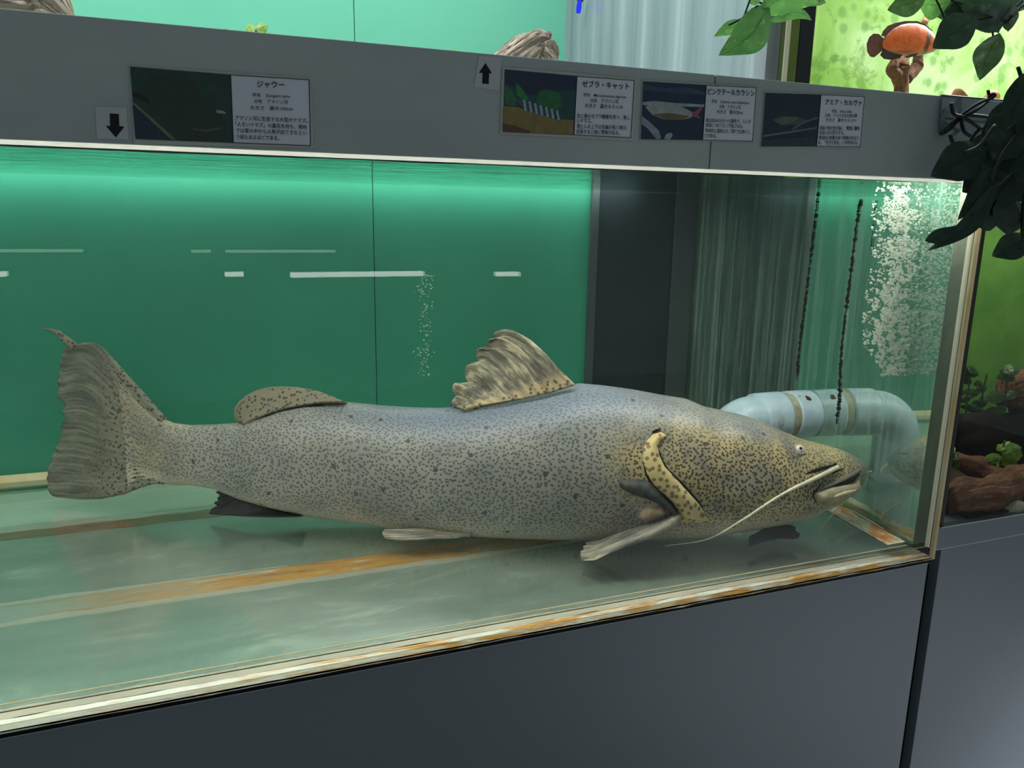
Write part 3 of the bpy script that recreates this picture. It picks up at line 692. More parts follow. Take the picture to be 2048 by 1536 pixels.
# ------------------------------------------------------------------ bubbles
ico = bmesh.new(); bmesh.ops.create_icosphere(ico, subdivisions=1, radius=1.0)
IV = [np.array(v.co) for v in ico.verts]; IF = [tuple(v.index for v in f.verts) for f in ico.faces]; ico.free()
t = NT('bubble_skin'); tr = t.n('ShaderNodeBsdfTransparent'); d = t.bsdf(rgba((192, 194, 176)), 0.1, 0.8)
tl = t.n('ShaderNodeBsdfTranslucent'); tl.inputs[0].default_value = (0.95, 0.97, 0.93, 1)
M['bubble'] = t.done(t.mixs(t.facing(1.2, 0.42, 0.95), tr.outputs[0], t.mixs(0.35, d, tl.outputs[0])))
def bubbles(name, pts, label):
    V, F = [], []
    for p, r in pts:
        b = len(V); sq = random.uniform(0.55, 1.0)
        V += [p+v*r*np.array([1, 1, sq]) for v in IV]; F += [tuple(i+b for i in f) for f in IF]
    return tag(mesh(name, V, F, M['bubble'], None, smooth=True), label, 'bubbles', kind='stuff')
rb = random.Random(11); pts = []
YPL = 1.10
while len(pts) < 3400:
    y = rb.uniform(372, 752); u = (y-372)/380
    cxp = 1810-22*u + (6*math.sin(y/37)); half = 46+12*math.sin(u*3)-20*max(0, u-0.85)/0.15
    x = cxp+max(-1.1, min(1.0, rb.gauss(0, 0.45)))*half if rb.random() < 0.9 else cxp+rb.uniform(-1.15, 1.0)*half
    if y > 720 and rb.random() < 0.4: continue
    if mnoise.noise(Vector((x*0.06, y*0.05, 2)))+0.45*rb.random() < 0.06: continue
    Y = YPL+rb.uniform(-0.04, 0.05); p = atY(x, y, Y)
    if p[0] > wall_x(Y)-0.006: continue
    r = rb.choice([0.0011, 0.0014, 0.0017, 0.0022, 0.0028])*(0.75+0.5*u)
    pts.append((p, r))
bubbles('bubble_plume', pts, 'dense white plume of air bubbles plunging beside the right pane')
pts = []
for i in range(170):
    y = 550+205*rb.random()**1.1; x = 852+rb.gauss(0, 8)-(y-550)*0.02
    pts.append((atY(x, y, 1.85+rb.uniform(-.02, .02)), rb.choice([0.0011, 0.0015, 0.0022])))
bubbles('bubble_stream', pts, 'thin faint stream of bubbles before the green back boards')
#@@PART3@@
# ------------------------------------------------------------------ catfish
AXP = np.array([(-0.20, 1.665), (-0.05, 1.60), (0.12, 1.505), (0.40, 1.355), (0.66, 1.245), (0.95, 1.168), (1.17, 1.140), (1.25, 1.135)])
_co = np.polyfit(AXP[:, 0], AXP[:, 1], 3)
def yax(x): return np.polyval(_co, x)
def axn(x):
    g = np.polyval(np.polyder(_co), x); v = np.array([g, -1.0]); return v/np.linalg.norm(v)
def PF(px_, py_, w=0.0):
    """pixel ray meets the vertical surface through the fish's axis, shifted w towards the viewer"""
    d = ray(px_, py_); lo, hi = 0.6, 3.0
    f = lambda l: (d[1]*l)-(yax(d[0]*l)-w*1.06)
    lo /= d[1]; hi /= d[1]
    for _ in range(50):
        md = (lo+hi)/2
        if f(md) > 0: hi = md
        else: lo = md
    return CAM+d*lo
TOP = [(246, 764), (262, 780), (280, 798), (300, 816), (325, 835), (350, 846), (380, 850), (430, 849), (479, 846), (520, 830), (571, 812), (620, 803), (690, 804), (760, 811), (820, 815), (880, 816), (940, 812), (1000, 801), (1060, 789), (1120, 774), (1155, 767), (1200, 771), (1260, 779), (1320, 790), (1370, 798), (1405, 813), (1440, 820), (1480, 829), (1520, 842), (1560, 860), (1600, 876), (1640, 886), (1670, 893), (1692, 901), (1708, 910), (1718, 921), (1722, 931)]
BOT = [(246, 972), (262, 968), (280, 966), (300, 965), (325, 967), (350, 970), (380, 970), (430, 978), (479, 998), (520, 1010), (571, 1022), (620, 1032), (690, 1042), (760, 1052), (820, 1060), (880, 1066), (940, 1071), (1000, 1075), (1060, 1077), (1120, 1078), (1155, 1078), (1200, 1079), (1260, 1079), (1320, 1078), (1370, 1076), (1405, 1073), (1440, 1068), (1480, 1062), (1520, 1055), (1560, 1048), (1600, 1037), (1640, 1018), (1670, 998), (1692, 982), (1708, 968), (1718, 953), (1722, 940)]
NS, NR = 260, 96
RX = [246, 270, 300, 345, 430, 600, 800, 1150, 1300, 1450, 1560, 1640, 1700, 1722]
RV = [0.010, 0.035, 0.14, 0.38, 0.52, 0.66, 0.74, 0.76, 0.84, 0.92, 1.0, 1.12, 1.25, 1.2]
V, F, UV, ZN = [], [], [], []
def sstep(a, b, x):
    q = min(1, max(0, (x-a)/(b-a))); return q*q*(3-2*q)
prev = None; S = 0.0
for i in range(NS):
    q = i/(NS-1)
    xp = 246+(1722-246)*(q if q < 0.9 else 0.9+0.1*math.sin((q-0.9)/0.1*PI/2))
    yt = np.interp(xp, [p[0] for p in TOP], [p[1] for p in TOP]); yb = np.interp(xp, [p[0] for p in BOT], [p[1] for p in BOT])
    Pt, Pb = PF(xp, yt), PF(xp, yb); Pm = PF(xp, (yt+yb)/2); n = axn(Pm[0])
    kk = []
    for yy in (yt, yb):
        d = ray(xp, yy); kk.append(abs(d[2]/(d[:2]@n)))
    r = np.interp(xp, RX, RV)
    b = (Pt[2]-Pb[2])/(math.sqrt(1+(kk[0]*r)**2)+math.sqrt(1+(kk[1]*r)**2)); zc = Pt[2]-b*math.sqrt(1+(kk[0]*r)**2)
    if prev is not None: S += np.linalg.norm(Pm[:2]-prev[:2])
    prev = Pm
    a = b*r
    for j in range(NR):
        th = 2*PI*j/NR
        ct, st = math.cos(th), math.sin(th)
        wv = a*math.copysign(abs(ct)**0.92, ct); zv = b*math.copysign(abs(st)**0.96, st)
        # cheek, jaw and flank relief
        if wv != 0:
            rel = 0.010*sstep(1380, 1460, xp)*(1-sstep(1600, 1690, xp))*math.exp(-((st+0.15)/0.35)**2)
            rel -= 0.006*math.exp(-((xp-1290)/24)**2)*math.exp(-((st+0.1)/0.5)**2)
            rel += 0.003*mnoise.noise(Vector((xp*0.012, st*2.2, 1)))
            wv += math.copysign(rel, ct)*min(1, abs(ct)*2)
        z = max(zc+zv, ZF+0.0012+0.001*abs(ct))
        V.append((Pm[0]+n[0]*wv, Pm[1]+n[1]*wv, z))
        UV.append((S, (th/(2*PI) if th <= PI else th/(2*PI)-1)*2*PI*b*0.95))
        hz = sstep(1250, 1330, xp+40*(st)*0.6+25*mnoise.noise(Vector((xp*0.02, st*2, 4))))*(1-0.75*sstep(0.62, 0.9, st)*(1-sstep(1480, 1560, xp)))
        patch = math.exp(-(((xp-1255)/48)**2+((st-0.25)/0.42)**2))
        hz = min(1, max(hz, patch*1.1))
        cauda = (1-sstep(300, 430, xp))*0.45
        snout = sstep(1660, 1712, xp)
        hq = sstep(1280, 1420, xp); belly = 1-sstep(-0.88+0.10*hq, -0.45+0.17*hq, st)
        ZN.append((max(hz, cauda)*(1-0.8*snout), belly*(0.5+0.5*sstep(1200, 1500, xp)), sstep(0.45, 0.95, st)*(1-sstep(1250, 1420, xp)*0.2)*sstep(500, 900, xp)))
for i in range(NS-1):
    for j in range(NR):
        F.append((i*NR+j, i*NR+(j+1) % NR, (i+1)*NR+(j+1) % NR, (i+1)*NR+j))
F.append(tuple(range(NR))[::-1]); F.append(tuple((NS-1)*NR+j for j in range(NR)))
print('fish zmin', min(v[2] for v in V), 'len', S, 'nose', V[-1], 'wall', wall_x(V[-1][1]))
t = NT('catfish_skin')
uvn = t.n('ShaderNodeUVMap'); uvn.uv_map = 'UVMap'
at = t.n('ShaderNodeAttribute', attribute_name='zone'); sx = t.n('ShaderNodeSeparateColor'); t.l(at.outputs['Color'], sx.inputs[0])
Z0, Z1, Z2 = sx.outputs[0], sx.outputs[1], sx.outputs[2]
wob = t.n('ShaderNodeTexNoise'); wob.inputs['Scale'].default_value = 90; wob.inputs['Detail'].default_value = 2; t.l(uvn.outputs[0], wob.inputs['Vector'])
wv = t.n('ShaderNodeVectorMath', operation='MULTIPLY_ADD'); t.l(wob.outputs['Color'], wv.inputs[0]); wv.inputs[1].default_value = (0.004, 0.004, 0); t.l(uvn.outputs[0], wv.inputs[2])
def spots(scale, stretch):
    mp = t.n('ShaderNodeMapping'); mp.inputs['Scale'].default_value = stretch; t.l(wv.outputs[0], mp.inputs['Vector'])
    vo = t.n('ShaderNodeTexVoronoi', voronoi_dimensions='2D'); vo.inputs['Scale'].default_value = scale; t.l(mp.outputs[0], vo.inputs['Vector'])
    return vo.outputs['Distance']
sb = t.ramp(spots(140, (1, 1.15, 1)), [(0.22, (1, 1, 1)), (0.36, (0, 0, 0))])
sh = t.ramp(spots(160, (1, 1, 1)), [(0.26, (1, 1, 1)), (0.38, (0, 0, 0))])
big = t.noise(uvn.outputs[0], 9, 4, 0.6); mid = t.noise(uvn.outputs[0], 30, 4, 0.6)
body = t.ramp(big, [(0.35, lin((120, 121, 115))), (0.65, lin((144, 140, 130)))])
body = t.mix(t.math('MULTIPLY', t.ramp(mid, [(0.55, (0, 0, 0)), (0.75, (1, 1, 1))]), 0.35), body, rgba((150, 140, 112)))
body = t.mix(Z2, body, rgba((114, 122, 134)))
tan = t.ramp(big, [(0.36, lin((134, 128, 110))), (0.52, lin((172, 156, 114))), (0.7, lin((190, 172, 122)))])
tan = t.mix(t.ramp(t.noise(uvn.outputs[0], 14, 2), [(0.50, (0, 0, 0)), (0.62, (0.75, 0.75, 0.75))]), tan, rgba((116, 112, 102)))
zm = t.math('ADD', Z0, t.math('MULTIPLY', t.math('SUBTRACT', mid, 0.5), 0.35), clamp=True)
c = t.mix(zm, body, tan)
c = t.mix(t.math('MULTIPLY', Z1, 0.8), c, rgba((208, 200, 174)))
sp = t.mix(zm, sb, sh)
fade = t.math('SUBTRACT', 1.0, t.math('MAXIMUM', t.math('MULTIPLY', Z1, 0.75), t.math('MULTIPLY', Z2, 0.35)))
amt = t.math('MULTIPLY', t.math('MULTIPLY', sp, fade), t.math('MULTIPLY_ADD', zm, 0.14, 0.72))
c = t.mix(amt, c, t.mix(zm, rgba((50, 51, 50)), rgba((54, 42, 32))))
vb = t.n('ShaderNodeTexVoronoi', voronoi_dimensions='2D'); vb.inputs['Scale'].default_value = 10; t.l(uvn.outputs[0], vb.inputs['Vector'])
c = t.mix(t.ramp(vb.outputs['Distance'], [(0.035, (0.8, 0.8, 0.8)), (0.05, (0, 0, 0))]), c, rgba((52, 54, 52)))
hgt = t.math('ADD', t.math('MULTIPLY', mid, 0.7), t.math('MULTIPLY', sp, -0.12))
M['skin'] = t.done(t.bsdf(c, 0.42, 0.35, t.bump(hgt, 0.25, 0.006)))
fish = mesh('catfish', V, F, M['skin'], None, smooth=True, uv=UV)
ca = fish.data.color_attributes.new('zone', 'FLOAT_COLOR', 'POINT')
for i, z in enumerate(ZN): ca.data[i].color = (*z, 1)
tag(fish, 'very large spotted grey and tan catfish resting on the bottom of the long aquarium', 'fish')
fixn(fish)
BV = BVHTree.FromPolygons([tuple(map(float, v)) for v in V], F)
def drape(x, y, off=0.0):
    d = Vector(ray(x, y)); h = BV.ray_cast(Vector(CAM), d.normalized())
    if h[0] is None:
        p = PF(x, y); h = BV.find_nearest(Vector(p))
    n = h[1]
    if n.dot(d) > 0: n = -n
    return np.array(h[0]+n*off)

# fins
def fin_mat(name, cols, spot, spot_amt, ray_scale=60, trans=0.25, spot_end=0.35):
    t = NT(name); uvn = t.n('ShaderNodeUVMap'); uvn.uv_map = 'UVMap'
    mp = t.n('ShaderNodeMapping'); mp.inputs['Scale'].default_value = (2.5, ray_scale, 1); t.l(uvn.outputs[0], mp.inputs['Vector'])
    n = t.noise(mp.outputs[0], 1.0, 5, 0.65, 0.3)
    mp2 = t.n('ShaderNodeMapping'); mp2.inputs['Scale'].default_value = (3, 10, 1); t.l(uvn.outputs[0], mp2.inputs['Vector'])
    n2 = t.noise(mp2.outputs[0], 1.0, 4, 0.6, 0.4)
    f = t.math('ADD', t.math('MULTIPLY', n, 0.55), t.math('MULTIPLY', n2, 0.45))
    c = t.ramp(f, [(0.41, lin(cols[0])), (0.5, lin(cols[1])), (0.58, lin(cols[2]))])
    tc = t.n('ShaderNodeTexCoord')
    vo = t.n('ShaderNodeTexVoronoi'); vo.inputs['Scale'].default_value = 125; t.l(tc.outputs['Object'], vo.inputs['Vector'])
    s = t.ramp(vo.outputs['Distance'], [(0.30, (1, 1, 1)), (0.42, (0, 0, 0))])
    sx = t.n('ShaderNodeSeparateXYZ'); t.l(uvn.outputs[0], sx.inputs[0])
    lim = t.ramp(sx.outputs[0], [(spot_end*0.6, (1, 1, 1)), (spot_end, (0.12, 0.12, 0.12))])
    bc = t.mix(t.math('MULTIPLY', lim, 0.7), c, rgba(spot_amt[1]))
    c = t.mix(t.math('MULTIPLY', t.math('MULTIPLY', s, lim), spot_amt[0]), bc, rgba(spot))
    d = t.bsdf(c, 0.5, 0.3, t.bump(n, 0.5, 0.004)); tl = t.n('ShaderNodeBsdfTranslucent'); t.l(c, tl.inputs[0])
    return t.done(t.mixs(trans, d, tl.outputs[0]))
M['caudal'] = fin_mat('tail_fin_skin', [(80, 84, 74), (112, 114, 100), (138, 138, 120)], (50, 50, 44), (0.8, (146, 142, 122)), 46, 0.3, 0.75)
M['dorsal'] = fin_mat('dorsal_fin_skin', [(72, 70, 64), (118, 114, 98), (184, 174, 142)], (70, 58, 44), (0.8, (186, 164, 124)), 22, 0.2, 0.22)
M['adipose'] = fin_mat('adipose_fin_skin', [(112, 106, 88), (122, 116, 96), (134, 126, 104)], (48, 46, 40), (0.85, (126, 118, 98)), 8, 0.1, 1.4)
M['finpale'] = fin_mat('paired_fin_skin', [(84, 82, 78), (140, 134, 120), (196, 186, 160)], (90, 84, 74), (0.3, (150, 142, 124)), 14, 0.1, 0.4)
M['finshade'] = fin_mat('shaded_fin_skin', [(20, 20, 19), (28, 28, 26), (44, 43, 38)], (14, 14, 13), (0.4, (30, 29, 27)), 20, 0.05, 0.4)  # anal and far pectoral fins: the body's shadow is put into this colour
def res(pts, n):
    p = np.array(pts, float); s = np.concatenate([[0], np.cumsum(np.linalg.norm(np.diff(p, axis=0), axis=1))]); s /= s[-1]
    return [np.array([np.interp(q, s, p[:, 0]), np.interp(q, s, p[:, 1])]) for q in np.linspace(0, 1, n)]
def fin(name, base, tip, lead, trail, to3d, mat, nu=24, nv=70, t0=0.007, t1=0.0012, ridge=0.0012, rays=18, wave=0.0):
    """Coons patch in the photo's outline, given real thickness; base/tip run lead->trail, lead/trail run base->tip"""
    B, T, L, R = res(base, nv), res(tip, nv), res(lead, nu), res(trail, nu)
    G = []
    for i in range(nu):
        u = i/(nu-1)
        for j in range(nv):
            v = j/(nv-1)
            p = (1-u)*B[j]+u*T[j]+(1-v)*L[i]+v*R[i]-((1-u)*(1-v)*B[0]+(1-u)*v*B[-1]+u*(1-v)*T[0]+u*v*T[-1])
            G.append((p, u, v))
    P3 = [np.array(to3d(p[0], p[1], u, v)) for p, u, v in G]
    V, F, U = [], [], []
    for sgn in (1, -1):
        for k, (p, u, v) in enumerate(G):
            i, j = divmod(k, nv)
            a = P3[min(i+1, nu-1)*nv+j]-P3[max(i-1, 0)*nv+j]; c = P3[i*nv+min(j+1, nv-1)]-P3[i*nv+max(j-1, 0)]
            n = np.cross(a, c); n = n/(np.linalg.norm(n)+1e-9)
            th = (t0*(1-u)+t1*u)+ridge*(0.5+0.5*math.cos(v*rays*2*PI))*(1-0.6*u)
            edge = min(1, min(j, nv-1-j)/2.0) if nv > 4 else 1
            off = wave*math.sin(v*rays*0.5+u*3)*u
            V.append(P3[k]+n*(sgn*th*0.5*(0.25+0.75*edge)+off)); U.append((u, v))
    N = nu*nv
    for i in range(nu-1):
        for j in range(nv-1):
            a = i*nv+j
            F.append((a, a+1, a+nv+1, a+nv)); F.append((N+a, N+a+nv, N+a+nv+1, N+a+1))
    rim = [j for j in range(nv)]+[i*nv+nv-1 for i in range(1, nu)]+[(nu-1)*nv+j for j in range(nv-2, -1, -1)]+[i*nv for i in range(nu-2, 0, -1)]
    for k in range(len(rim)):
        a, b = rim[k], rim[(k+1) % len(rim)]; F.append((a, a+N, b+N, b))
    o = fixn(mesh(name, V, F, mat, fish, smooth=True, uv=U)); return o
clampz = lambda p, z=ZF+0.003: np.array([p[0], p[1], max(p[2], z)])
fin('tail_fin', [(330, 836), (318, 880), (316, 930), (330, 968)],
    [(148, 692), (136, 690), (126, 700), (127, 706), (120, 712), (124, 722), (117, 728), (121, 738), (117, 746), (120, 756), (115, 762), (119, 776), (116, 788), (122, 798), (131, 806), (133, 814), (127, 822), (133, 834), (121, 852), (126, 862), (119, 872), (118, 886), (108, 896), (112, 903), (101, 914), (104, 924), (96, 936), (98, 948), (95, 956), (100, 968), (97, 976), (104, 988), (112, 993)],
    [(330, 836), (312, 815), (292, 790), (262, 757), (232, 722), (210, 698), (196, 688), (182, 686), (168, 689), (156, 694), (148, 692)],
    [(330, 968), (310, 967), (285, 974), (250, 988), (205, 997), (160, 998), (112, 993)],
    lambda x, y, u, v: clampz(PF(x, y, -0.02*u)), M['caudal'], 40, 120, 0.016, 0.0016, 0.0020, 24, 0.003)
W3 = [PF(150, 694, -0.02), PF(134, 681, -0.02), PF(118, 667, -0.02), PF(100, 660, -0.02), PF(82, 657, -0.02)]
tube('tail_filament', W3, [0.0075, 0.0080, 0.0056, 0.0028, 0.0008], M['caudal'], fish, n=24, ring=8, rough=0.3)
fin('dorsal_fin', [(1152, 770), (1100, 786), (1050, 797), (1000, 806), (960, 813), (925, 818)],
    [(990, 664), (986, 672), (992, 677), (978, 682), (976, 678), (972, 692), (980, 700), (956, 694), (952, 700), (950, 712), (956, 722), (944, 724), (932, 731), (929, 744), (931, 755), (936, 766), (926, 768), (908, 770), (907, 780), (916, 792), (904, 806), (910, 813)],
    [(1152, 770), (1118, 738), (1090, 705), (1062, 680), (1040, 667), (1022, 659), (1006, 658), (990, 664)],
    [(925, 818), (918, 818), (910, 813)],
    lambda x, y, u, v: PF(x, y, 0.03*(1-u)), M['dorsal'], 34, 110, 0.010, 0.0016, 0.0022, 10, 0.004)
fin('adipose_fin', [(694, 806), (650, 806), (610, 811), (571, 818), (530, 832), (485, 850)],
    [(620, 781), (590, 776), (562, 774), (538, 775), (515, 781), (496, 790), (480, 803), (471, 816), (470, 828), (473, 838), (479, 845)],
    [(694, 806), (675, 798), (650, 789), (620, 781)], [(485, 850), (482, 848), (479, 845)],
    lambda x, y, u, v: PF(x, y, 0.022*(1-u)), M['adipose'], 24, 70, 0.018, 0.006, 0.0)
fin('anal_fin', [(612, 1030), (560, 1014), (500, 996), (440, 980)],
    [(600, 1033), (540, 1034), (480, 1032), (418, 1028), (424, 1016), (437, 1012), (427, 1006), (439, 1004), (434, 996), (441, 991), (431, 984)],
    [(612, 1030), (606, 1032), (600, 1033)], [(440, 980), (436, 982), (431, 984)],
    lambda x, y, u, v: clampz(PF(x, y, 0.01+0.04*u*(1-v))), M['finshade'], 16, 60, 0.006, 0.002, 0.001, 12)
fin('pelvic_fin', [(944, 1064), (944, 1067), (942, 1071)],
    [(770, 1058), (764, 1066), (768, 1074), (778, 1078)],
    [(944, 1064), (925, 1055), (890, 1052), (850, 1054), (810, 1057), (770, 1058)],
    [(942, 1071), (915, 1076), (880, 1077), (840, 1081), (800, 1081), (778, 1078)],
    lambda x, y, u, v: atZ(x, y, 0.8145+0.012*(1-v)), M['finpale'], 40, 24, 0.008, 0.003, 0.001, 8)
root = drape(1352, 1034)
def pect(x, y, u, v):
    s = min(1, max(0, (x-1168)/(1352-1168))); return atZ(x, y, 0.815+(root[2]-0.815)*s**1.1)
fin('pectoral_fin', [(1362, 1022), (1366, 1030), (1360, 1042)],
    [(1184, 1084), (1172, 1088), (1176, 1092), (1166, 1096), (1170, 1100), (1161, 1106), (1162, 1114), (1168, 1121)],
    [(1362, 1022), (1335, 1026), (1300, 1042), (1260, 1060), (1225, 1076), (1205, 1083), (1184, 1084)],
    [(1360, 1042), (1330, 1056), (1290, 1076), (1250, 1092), (1215, 1108), (1190, 1120), (1168, 1121)],
    pect, M['finpale'], 60, 30, 0.018, 0.006, 0.002, 7)
fin('pectoral_fin', [(1505, 1070), (1500, 1080), (1500, 1092)],
    [(1578, 1050), (1592, 1056), (1590, 1062), (1600, 1070), (1597, 1075), (1585, 1077)],
    [(1505, 1070), (1525, 1058), (1550, 1050), (1578, 1050)], [(1500, 1092), (1520, 1086), (1550, 1078), (1585, 1077)],
    lambda x, y, u, v: atZ(x, y, 0.818+0.012*(1-v)), M['finshade'], 30, 30, 0.008, 0.004, 0.001, 8)['label'] = 'far pectoral fin coloured dark as in shade'
# gill cover flap, draped and raised
def patch(name, left, right, mat, h, nu=44, nv=14, uvs=1.0, lift=0.0005):
    L, R = res(left, nu), res(right, nu); V, F, U = [], [], []
    for i in range(nu):
        for j in range(nv):
            s = j/(nv-1); p = L[i]*(1-s)+R[i]*s
            e = min(1, min(i, nu-1-i)/4)
            V.append(drape(p[0], p[1], lift+h*math.sin(PI*s)**0.6*e)); U.append(((p[0])*0.001, (p[1])*0.001))
    for i in range(nu-1):
        for j in range(nv-1):
            a = i*nv+j; F.append((a, a+1, a+nv+1, a+nv))
    return mesh(name, V, F, mat, fish, smooth=True, uv=U)
t = NT('gill_cover_skin'); uvn = t.n('ShaderNodeUVMap'); uvn.uv_map = 'UVMap'
vo = t.n('ShaderNodeTexVoronoi', voronoi_dimensions='2D'); vo.inputs['Scale'].default_value = 78; t.l(uvn.outputs[0], vo.inputs['Vector'])
n = t.noise(uvn.outputs[0], 20, 4)
c = t.ramp(n, [(0.35, lin((190, 168, 112))), (0.65, lin((206, 186, 134)))])
c = t.mix(t.ramp(vo.outputs['Distance'], [(0.24, (0.8, 0.8, 0.8)), (0.34, (0, 0, 0))]), c, rgba((98, 72, 48)))
M['gill'] = t.done(t.bsdf(c, 0.42, 0.4, t.bump(n, 0.2, 0.004)))
M['gill_dark'] = flat('gill_slit_dark', (26, 24, 20), 0.7, 0.2)
M['pad'] = flat('dark_pad_skin', (62, 64, 62), 0.6, 0.3, 0.6, 55)
M['root'] = flat('fin_root_skin', (146, 124, 98), 0.5, 0.3, 0.3, 90)
GL = [(1322, 864), (1305, 869), (1293, 882), (1286, 900), (1286, 922), (1293, 948), (1307, 970), (1328, 990), (1345, 1006), (1356, 1024), (1362, 1044)]
GR = [(1334, 872), (1320, 884), (1316, 898), (1320, 914), (1330, 934), (1348, 952), (1364, 968), (1382, 988), (1398, 1006), (1410, 1024), (1420, 1046)]
patch('dark_pad', [(1236, 962), (1250, 960), (1270, 958), (1284, 960), (1300, 962), (1320, 984), (1345, 1010), (1358, 1034)],
      [(1240, 974), (1256, 984), (1275, 992), (1295, 998), (1310, 1004), (1325, 1012), (1340, 1022), (1356, 1036)], M['pad'], 0.012)
patch('fin_root', [(1276, 1036), (1282, 1020), (1300, 1012), (1330, 1014)], [(1290, 1044), (1300, 1040), (1318, 1032), (1336, 1024)], M['root'], 0.010, nu=24)
patch('gill_cover', GL, GR, M['gill'], 0.011, nu=60, nv=18)
def dtube(name, pts, rad, mat, off=0.0, n=40, ring=8, **kw):
    return tube(name, [drape(x, y, off) for x, y in pts], rad, mat, fish, n=n, ring=ring, **kw)
dtube('gill_slit', [(1318, 900), (1322, 916), (1332, 936), (1349, 954), (1365, 970), (1383, 990), (1399, 1008), (1412, 1030)], [0.0006, 0.0022, 0.0026, 0.0034, 0.0040, 0.0034, 0.0022, 0.0008], M['gill_dark'])
dtube('gill_slit', [(1286, 915), (1292, 946), (1306, 970), (1328, 991), (1345, 1008), (1358, 1032)], [0.0006, 0.0018, 0.0024, 0.0024, 0.0024, 0.0010], M['gill_dark'], 0.0005)
dtube('gill_opening', [(1304, 865), (1312, 861), (1321, 858)], [0.0012, 0.0042, 0.0020], M['gill_dark'], 0.0004, n=10, flat=0.6)
# face
dtube('mouth_groove', [(1607, 950), (1628, 942), (1650, 935), (1674, 928)], [0.0005, 0.0030, 0.0030, 0.0010], M['gill_dark'], -0.0006, n=24)
dtube('mouth_groove', [(1648, 951), (1668, 944), (1690, 936)], [0.0006, 0.0026, 0.0010], M['gill_dark'], -0.0006, n=20)
t = NT('lip_skin'); n = t.noise(t.coord(), 60, 5)
M['lip'] = t.done(t.bsdf(t.ramp(n, [(0.35, lin((132, 124, 98))), (0.65, lin((170, 158, 126)))]), 0.4, 0.4))
M['lip_grey'] = flat('upper_lip_skin', (112, 108, 92), 0.45, 0.35, 0.15, 60)
M['lip_pale'] = flat('pale_lip', (220, 204, 164), 0.4, 0.4, 0.1, 60)
patch('lower_lip', [(1628, 988), (1640, 982), (1660, 975), (1682, 970), (1702, 966), (1718, 958)], [(1632, 1002), (1648, 1008), (1666, 1006), (1686, 998), (1704, 984), (1719, 964)], M['lip'], 0.014, nu=30, nv=14)
dtube('mouth_slit', [(1640, 986), (1662, 977), (1684, 968), (1704, 957), (1717, 948)], [0.0006, 0.0016, 0.0042, 0.0062, 0.0024], M['gill_dark'], 0.0, n=26)
dtube('lip_edge', [(1648, 993), (1662, 988), (1678, 982), (1694, 977), (1706, 971)], [0.0006, 0.0032, 0.0036, 0.0026, 0.0008], M['lip_pale'], 0.0125, n=26)
dtube('upper_lip', [(1636, 982), (1660, 970), (1684, 960), (1704, 949), (1719, 940)], [0.0006, 0.0026, 0.0036, 0.0046, 0.0036], M['lip_grey'], 0.001, n=26)
dtube('lip_fold', [(1650, 960), (1636, 976), (1626, 990), (1632, 1004)], [0.0006, 0.0014, 0.0016, 0.0008], M['gill_dark'], 0.0, n=22)
dtube('nostril', [(1667, 930), (1671, 928)], [0.0022, 0.0022], M['gill_dark'], 0.0006, n=5)
# eye
ec = drape(1598.4, 898.8); en = drape(1598.4, 898.8, 0.01)-ec; en /= np.linalg.norm(en); rv = -ray(1598.4, 898.8); en = en+0.9*rv/np.linalg.norm(rv); en /= np.linalg.norm(en)
def disc(name, c, n, r, h, mat, k=24, rings=5, inner=0.0):
    a = np.cross(n, [0, 0, 1]); a /= np.linalg.norm(a); b = np.cross(a, n); V, F = [], []
    for i in range(rings+1):
        q = inner+(1-inner)*i/rings
        for j in range(k):
            th = 2*PI*j/k; V.append(c+(a*math.cos(th)+b*math.sin(th))*r*q+n*h*math.sqrt(max(0, 1-q*q)))
    for i in range(rings):
        for j in range(k): F.append((i*k+j, i*k+(j+1) % k, (i+1)*k+(j+1) % k, (i+1)*k+j))
    return mesh(name, V, F, mat, None, smooth=True)
eye = disc('eye', ec+en*0.0022, en, 0.0088, 0.0046, flat('eye_iris', (196, 182, 172), 0.15, 0.8, 0.2, 200))
pup = disc('pupil', ec+en*0.0068, en, 0.0030, 0.0008, flat('eye_pupil', (12, 10, 12), 0.1, 0.8)); pup.parent = eye
eye.parent = fish; eye['label'] = 'small pale ringed eye'
er = [ec+en*0.0024+((np.cross(en, [0, 0, 1])/np.linalg.norm(np.cross(en, [0, 0, 1])))*math.cos(a)+np.cross(np.cross(en, [0, 0, 1])/np.linalg.norm(np.cross(en, [0, 0, 1])), en)*math.sin(a))*0.0096 for a in np.linspace(0, 2*PI, 17)]
tube('eye_ring', er, 0.0015, flat('eye_ring', (176, 164, 136), 0.4), fish, n=40, ring=8)
# barbels
M['barbel'] = flat('barbel_pale', (212, 202, 174), 0.4, 0.4, 0.12, 80)
b0 = drape(1674, 935, 0.002); b1 = drape(1632, 955, 0.006); b2 = drape(1560, 987, 0.006)
b3 = drape(1480, 1030, 0.012); b4 = drape(1410, 1062, 0.016)
tube('barbel', [b0, b1, b2, b3, b4, atZ(1330, 1092, 0.815)], [0.0046, 0.0042, 0.0026, 0.0018, 0.0013, 0.0006], M['barbel'], fish, n=60, ring=8)
nz = np.array(V[-1])
def PB(x, y, w): return PF(x, y, w)
tube('barbel', [PB(1716, 932, -0.01), PB(1725, 943, -0.01), PB(1724, 954, -0.005), PB(1718, 963, 0.0)], [0.0018, 0.0018, 0.0016, 0.0010], M['barbel'], fish, n=20, ring=6)
tube('barbel', [PB(1712, 945, -0.03), PB(1745, 954, -0.04), PB(1775, 964, -0.06), PB(1796, 972, -0.09)], [0.0018, 0.0013, 0.0010, 0.0006], M['barbel'], fish, n=24, ring=6)
